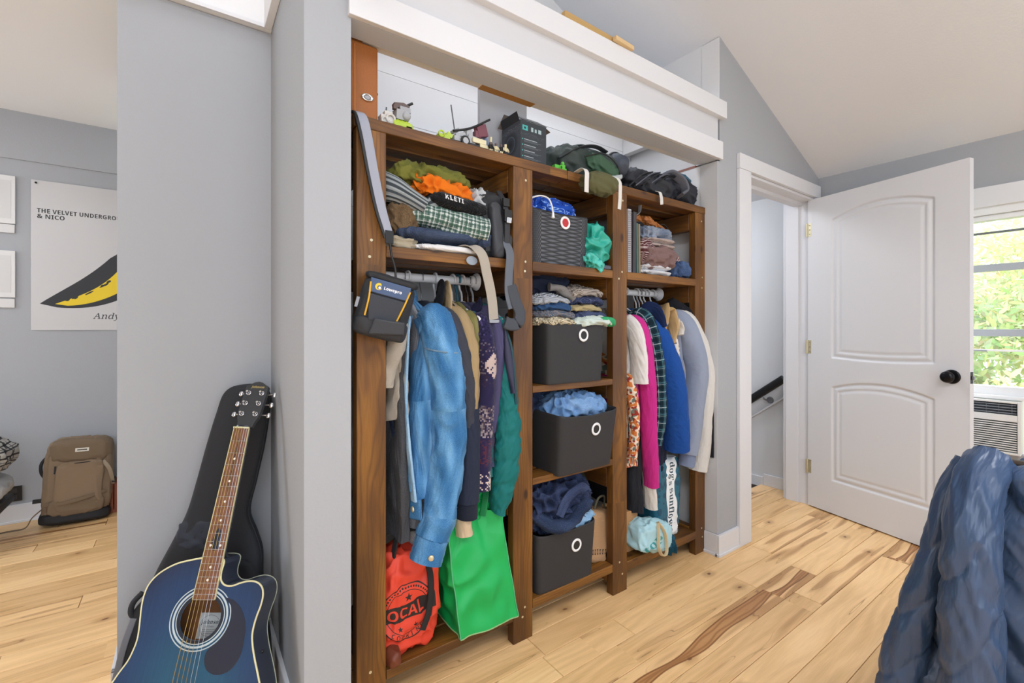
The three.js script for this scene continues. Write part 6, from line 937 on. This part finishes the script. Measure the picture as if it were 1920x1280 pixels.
// ---------------------------------------------------------------- room of the poster
{
  const PW = 0.62, PH = 0.93, X0 = -0.783, Y1 = 2.099, Z = -4.0145;
  const pt = canvasTex(640, 960, (g, w, h) => {
    g.fillStyle = '#c6c6c6'; g.fillRect(0, 0, w, h); g.fillStyle = '#1c1c1c'; g.font = 'bold 37px sans-serif'; g.fillText('THE VELVET UNDERGROUND', 26, 206, 462); g.fillText('& NICO', 26, 242);
    // plain slanted brush mark in yellow and black
    g.fillStyle = '#23262a'; g.beginPath(); g.moveTo(40, 790); g.bezierCurveTo(150, 690, 260, 620, 380, 470); g.lineTo(640, 250); g.lineTo(640, 560); g.bezierCurveTo(480, 760, 320, 830, 120, 812); g.closePath(); g.fill();
    g.fillStyle = '#e6c81c'; g.beginPath(); g.moveTo(110, 790); g.bezierCurveTo(230, 730, 330, 690, 430, 540); g.lineTo(640, 330); g.lineTo(640, 500); g.bezierCurveTo(470, 700, 320, 790, 170, 800); g.closePath(); g.fill();
    g.fillStyle = '#23262a'; for (let i = 0; i < 46; i++) { const t = rnd(), x = 150 + t * 470, y = 770 - t * 330 + (rnd() - 0.5) * 60; g.beginPath(); g.ellipse(x, y, 6 + rnd() * 26, 2 + rnd() * 6, -0.62, 0, 7); g.fill(); }
    g.font = 'italic 54px serif'; g.fillStyle = '#26262a'; g.fillText('Andy', 292, 884);
  });
  const t = thing('poster', 'large white poster with black lettering and a yellow brush mark on the left room wall', 'poster', [X0, Y1 - PH, Z]);
  part(t, 'sheet', planar(grid(24, 36, (u, v) => [u * PW, v * PH, 0.004 + 0.003 * Math.sin(u * 5 + v * 3) ** 2], {}), 0, PW, 0, PH), printed(pt, 0.55, { side: THREE.DoubleSide })); part(t, 'pin', T(new THREE.SphereGeometry(0.006, 12, 8), 0.022, PH - 0.018, 0.010), M.black_plastic);
  const fr = (y0, y1, c0, c1, label) => { const p = thing('wall_print', label, 'print', [-1.05, y0, Z]); part(p, 'panel', box(0, 0.202, 0, y1 - y0, 0.0005, 0.014, 0.002), mat(0xd9d9d8, 0.6)); part(p, 'caption_strip', box(0, 0.199, c0 - y0, c1 - y0, 0.0005, 0.010, 0.002), mat(0xd3d3d2, 0.6)); part(p, 'image_area', box(0.02, 0.184, 0.03, y1 - y0 - 0.03, 0.0142, 0.0148), mat(0xcfcfce, 0.7)); };
  fr(1.812, 2.102, 1.757, 1.808, 'upper white print at the left of the poster'); fr(1.366, 1.649, 1.305, 1.360, 'lower white print at the left of the poster');
  const o = thing('outlet', 'black wall outlet above the baseboard left of the tan backpack', 'outlet', [-0.857, 0.176, Z]); part(o, 'plate', box(-0.036, 0.036, -0.046, 0.046, 0.0005, 0.006, 0.002), M.black_plastic); for (const y of [-0.02, 0.02]) part(o, 'socket', box(-0.016, 0.016, y - 0.013, y + 0.013, 0.006, 0.009, 0.003), mat(0x2b2b2e, 0.4));
}
{
  const c = phys(0x8a765f, 0.9, { sheen: 0.3, sheenColor: new THREE.Color(0xb5a48c), bumpMap: weaveBump, bumpScale: 0.0008 }), d = mat(0x1c1d20, 0.7), c2 = phys(0x7a6853, 0.9, { bumpMap: weaveBump, bumpScale: 0.0008 });
  const t = thing('travel_backpack', 'tan travel backpack with a small white label standing by the poster wall', 'backpack', [-0.560, 0, -3.86]); t.rotation.set(-0.10, 0.10, -0.05);
  part(t, 'body', lump(0.31, 0.49, 0.20, { e: 0.45, ey: 0.35, amp: 0.010, f: 9, s: 191 }).translate(0, 0.255, 0), c); part(t, 'base', lump(0.32, 0.075, 0.22, { e: 0.35, ey: 0.5, amp: 0.004, s: 193 }).translate(0, 0.038, 0.004), d, 'black base');
  part(t, 'lid', lump(0.292, 0.15, 0.19, { e: 0.5, ey: 0.5, amp: 0.006, s: 195 }).translate(0.004, 0.425, 0.018), c2); part(t, 'front_panel', lump(0.215, 0.28, 0.05, { e: 0.3, ey: 0.3, amp: 0.008, f: 12, s: 197 }).translate(0.006, 0.225, 0.096), c);
  part(t, 'lower_pocket', lump(0.25, 0.10, 0.05, { e: 0.35, ey: 0.5, amp: 0.007, s: 199 }).translate(0.0, 0.105, 0.098), c2);
  part(t, 'strap', strap([[-0.14, 0.125, 0.10], [-0.05, 0.13, 0.130], [0.05, 0.152, 0.130], [0.13, 0.17, 0.10]], 0.022, 0.003, [0, 1, 0]), c2); part(t, 'strap', strap([[0.105, 0.355, 0.105], [0.135, 0.31, 0.11], [0.155, 0.24, 0.08], [0.160, 0.20, 0.05]], 0.022, 0.003, [1, 0, 0.2]), mat(0x9d8f7c, 0.8));
  part(t, 'zip', tube([[-0.135, 0.345, 0.07], [-0.06, 0.352, 0.112], [0.06, 0.358, 0.114], [0.14, 0.355, 0.07]], 0.003), d); part(t, 'zip_pull', bb(-0.105, 0.325, 0.113, 0.008, 0.045, 0.005), d);
  const l = part(t, 'label_patch', bb(0.006, 0.433, 0.116, 0.062, 0.022, 0.003), mat(0xe3dfd2, 0.6), 'white label patch'); part(l, 'print', bb(0.006, 0.433, 0.1178, 0.045, 0.007, 0.0008, 0, 0, 0.0003), mat(0x4a4640, 0.7));
  part(t, 'side_buckle', bb(-0.170, 0.15, 0.06, 0.04, 0.022, 0.02), d); part(t, 'side_buckle', bb(0.165, 0.225, 0.06, 0.02, 0.03, 0.02), d); part(t, 'hip_strap', strap([[-0.15, 0.10, 0.08], [-0.185, 0.06, 0.07], [-0.21, 0.008, 0.06], [-0.28, 0.004, 0.07], [-0.34, 0.004, 0.10]], 0.022, 0.003, [0, 0, 1]), c2); part(t, 'grab_handle', tube([[-0.155, 0.39, 0.02], [-0.17, 0.36, 0.03], [-0.168, 0.31, 0.03], [-0.155, 0.28, 0.02]], 0.008, { seg: 16 }), d);
}
{
  const t = thing('crate', 'small reddish slatted crate behind the right side of the tan backpack', 'crate', [-0.345, 0, -3.93]), m = mat(0x8f4f38, 0.7);
  for (let i = 0; i < 6; i++) part(t, 'slat', box(-0.055 + i * 0.02, -0.041 + i * 0.02, 0.02, 0.195, 0.055, 0.062, 0.002), m); part(t, 'base', box(-0.06, 0.08, 0, 0.02, -0.06, 0.062, 0.002), m); part(t, 'back_panel', box(-0.06, 0.08, 0.02, 0.195, -0.06, -0.05, 0.002), m);
}
{
  const t = thing('stool', 'low black stool carrying the pale cushion at the left edge', 'stool', [-0.985, 0, -3.62]); for (const [x, z] of [[-0.15, -0.15], [0.06, -0.15], [-0.15, 0.15], [0.06, 0.15]]) part(t, 'leg', tube([[x, 0.006, z], [x * 0.9, 0.19, z * 0.9]], 0.011, { seg: 4 }), M.black_plastic); part(t, 'seat', new RoundedBoxGeometry(0.36, 0.05, 0.36, 3, 0.015).translate(0, 0.215, 0), M.black_plastic);
  wrap('floor_cushion', 'pale grey cushion on the low black stool under the plaid blanket', 'cushion', [-0.985, 0.24, -3.62], lump(0.39, 0.15, 0.38, { e: 0.6, ey: 0.8, amp: 0.01, f: 8, s: 201 }).translate(0, 0.075, 0), cloth(0xb5b5b3), 'cover');
  wrap('blanket', 'black and white plaid blanket bundled on the pale cushion at the left edge', 'blanket', [-0.985, 0.385, -3.62], lump(0.42, 0.22, 0.36, { e: 0.7, ey: 0.9, amp: 0.022, f: 8, s: 203 }).translate(0, 0.11, 0), mapped(plaidTex('#b9b6ae', [[0.1, 0.12, '#1c1c1e', 0.75], [0.45, 0.05, '#2b2b2e', 0.7], [0.6, 0.12, '#26262a', 0.75]], 0.10)), 'cloth');
}
// ---------------------------------------------------------------- jacket over the back of a chair in the right foreground
{
  const wd = mat(0x3a2a1e, 0.5), t = thing('chair', 'dark wooden chair wearing the blue puffer jacket at the right edge', 'chair', [1.72, 0, -0.085]);
  part(t, 'seat', new RoundedBoxGeometry(0.42, 0.04, 0.44, 3, 0.012).translate(0.215, 0.445, 0), wd);
  for (const [x, z] of [[0.03, -0.19], [0.03, 0.19], [0.39, -0.19], [0.39, 0.19]]) part(t, 'leg', box(x - 0.018, x + 0.018, 0, 0.425, z - 0.018, z + 0.018, 0.005), wd);
  for (const z of [-0.17, 0.17]) part(t, 'back_post', sweep([[0.02, 0.46, z], [0.0, 0.65, z], [-0.03, 0.85, z * 0.95]], () => [0.014, 0.016], { pw: 0.6 }), wd); part(t, 'back_rail', new RoundedBoxGeometry(0.026, 0.09, 0.36, 3, 0.01).translate(-0.025, 0.805, 0), wd); part(t, 'back_rail', new RoundedBoxGeometry(0.022, 0.06, 0.33, 3, 0.008).translate(0.0, 0.62, 0), wd);
  const wr = dataTex(256, 256, (x, y) => { const a = x / 256 * 6.2832; return gray(128 + 70 * (1 - 2 * Math.abs(n3(Math.cos(a) * 1.3, Math.sin(a) * 1.3, y * 0.006))) + 40 * (1 - 2 * Math.abs(n3(Math.cos(a) * 3, Math.sin(a) * 3, y * 0.03)))); }, { srgb: false, sx: 0.22, sy: 0.35 });
  const nylon = phys(0x3c5170, 0.36, { sheen: 0.5, sheenColor: new THREE.Color(0x9fb4d4), sheenRoughness: 0.4, bumpMap: wr, bumpScale: 0.0016 });
  const J = thing('puffer_jacket', 'shiny slate blue quilted puffer jacket draped over the chair back', 'jacket', [1.70, 0, -0.085]);
  const rid = (v) => 1 - 2 * Math.abs(v);
  // draped shell: around = u, down = v
  part(J, 'body', grid(220, 200, (u, v) => {
    const a = u * Math.PI * 2, ca = Math.cos(a), sa = Math.sin(a), y0 = 0.892 - v * 0.80, cap = ss(0, 0.085, v) ** 0.55;
    const hz = lerp(0.185, 0.345, ss(0.0, 0.85, v) ** 0.9) * lerp(0.50, 1, cap), hx = lerp(0.066, 0.125, v) * cap + 0.002;
    let x = -Math.sign(ca) * Math.abs(ca) ** 0.75 * hx, z = Math.sign(sa) * Math.abs(sa) ** 0.8 * hz, y = y0 - 0.05 * (sa * sa) * (1 - v) * (1 - ss(0, 0.3, v)) - 0.02 * Math.abs(sa) ** 3;
    const w = (z + y0 * 0.75) * 8.5, q = Math.abs(Math.sin(w * Math.PI * 0.62)) ** 0.5 - 0.55, lower = ss(0.30, 0.48, v);
    const c1 = 0.8 * z + 0.6 * y0, c2 = 0.6 * z - 0.8 * y0, fold = 0.020 * rid(n3(c1 * 7, c2 * 1.6, ca * 0.6 + 3)) * (1 - lower * 0.45) + 0.006 * rid(n3(c1 * 19, c2 * 3.5, ca + 9)) * (0.5 + 0.5 * n3(z * 4, y0 * 4, 2));
    const d = 0.016 * q * lower + fold * (0.4 + 0.6 * cap);
    x += -Math.sign(ca) * d * Math.min(1, Math.abs(ca) * 2.5); z += Math.sign(sa) * d * Math.abs(sa); y += (1 - cap) * fold * 0.7;
    return [x + 0.012 - 0.02 * (1 - v), y, z];
  }, { closed: true, caps: true, U: 1.1, V: 0.9 }), nylon);
  const baffle = (s, n) => (q, a) => 0.22 * (Math.abs(Math.sin((q * n + Math.sin(a) * 0.4 + Math.cos(a) * 0.2) * Math.PI)) ** 0.35 - 0.75) * ss(0.12, 0.4, q) + 0.085 * rid(n3(Math.cos(a) * 0.8 + s, Math.sin(a) * 0.8, q * 4.5 + a * 0.2)) + 0.035 * rid(n3(Math.cos(a) * 2.2 + s, Math.sin(a) * 2.2, q * 9));
  part(J, 'sleeve', sweep([[-0.045, 0.845, -0.155], [-0.105, 0.80, -0.165], [-0.150, 0.70, -0.172], [-0.160, 0.55, -0.172], [-0.158, 0.36, -0.172], [-0.150, 0.14, -0.178]], (q) => [lerp(0.050, 0.055, q), lerp(0.045, 0.054, ss(0, 0.5, q))], { seg: 150, ring: 60, wr: baffle(1, 3.3) }), nylon, 'sleeve hanging towards the camera');
  part(J, 'front_edge', sweep([[-0.03, 0.835, -0.195], [-0.055, 0.74, -0.225], [-0.070, 0.60, -0.245], [-0.080, 0.42, -0.285], [-0.085, 0.20, -0.325], [-0.08, 0.08, -0.335]], (q) => [0.040, lerp(0.028, 0.052, q)], { seg: 130, ring: 44, wr: baffle(5, 4.1) }), nylon, 'quilted left front panel');
  part(J, 'hood', lump(0.12, 0.10, 0.34, { e: 0.7, ey: 0.8, amp: 0.016, f: 6, s: 211, ridge: 0.7, nu: 120, nv: 70, st: [1, 1, 1.4] }).rotateX(-0.25).translate(-0.062, 0.80, 0.06), nylon, 'bunched hood');
}
// ---------------------------------------------------------------- outside the window
{
  const gd = single('ground', 'lawn far below the window, behind the trees', 'lawn', box(4.2, 40, -3.2, -3.1, -25, 25), mat(0x6f8a45, 1)); gd.userData.kind = 'structure'; delete gd.userData.category;
  const leafM = [0xb2bd8c, 0xc8d0a4, 0xa3b088, 0xd8dab4, 0xb8c4a2].map((c) => phys(c, 0.8, { transmission: 0.35, thickness: 0, side: THREE.DoubleSide }));
  const leaf = (() => { const s = new THREE.Shape(); s.moveTo(0, 0); s.quadraticCurveTo(0.045, 0.05, 0, 0.13); s.quadraticCurveTo(-0.045, 0.05, 0, 0); const g = new THREE.ShapeGeometry(s, 3); return g; })();
  const tree = (x, z, h, r, k, label) => {
    const t = thing('tree', label, 'tree', [x, -3.1, z]); part(t, 'trunk', sweep([[0, 0, 0], [0.1, h * 0.4, 0.05], [0.0, h * 0.75, 0]], (q) => [0.16 - q * 0.1, 0.16 - q * 0.1], { ring: 12, seg: 12 }), mat(0x5a4a3a, 0.9));
    const N = 9000, im = new THREE.InstancedMesh(leaf, leafM[k], N), m = new THREE.Matrix4(), e = new THREE.Euler(), q = new THREE.Quaternion(), C = [];
    for (let i = 0; i < 26; i++) { const a = rnd() * 6.283, b = Math.acos(rr(-0.7, 1)), d = r * rr(0.35, 0.95); C.push([Math.cos(a) * Math.sin(b) * d, h * 0.68 + Math.cos(b) * d * 0.85, Math.sin(a) * Math.sin(b) * d, r * rr(0.22, 0.42)]); }
    const col = new THREE.Color();
    for (let i = 0; i < N; i++) { const c = C[i % 26], a = rnd() * 6.283, b = Math.acos(rr(-1, 1)), d = c[3] * rnd() ** 0.4; e.set(rnd() * 6.28, rnd() * 6.28, rnd() * 6.28); q.setFromEuler(e); const s = rr(0.8, 1.6); m.compose(V(c[0] + Math.cos(a) * Math.sin(b) * d, c[1] + Math.cos(b) * d * 0.8, c[2] + Math.sin(a) * Math.sin(b) * d), q, V(s, s, s)); im.setMatrixAt(i, m); im.setColorAt(i, col.setRGB(rr(0.75, 1.15), rr(0.8, 1.15), rr(0.7, 1.05))); }
    im.name = 'foliage'; im.userData.kind = 'stuff'; shade(im); t.add(im);
  };
  tree(9.5, -2.6, 4.6, 1.7, 0, 'green tree nearest the window on its left side'); tree(10.0, -0.2, 4.0, 1.7, 3, 'pale yellow-green tree low in the right part of the window'); tree(13, -4.2, 6.2, 2.4, 2, 'darker tree behind, in the left of the window'); tree(13.5, -0.8, 6.0, 2.3, 1, 'bright green tree behind, in the right of the window'); tree(8.8, -1.5, 3.0, 1.3, 4, 'low greyish green bush in the middle of the window'); tree(16.5, -2.8, 7.6, 2.6, 3, 'pale tree farthest away in the middle of the window');
}
renderer.render(scene, camera);
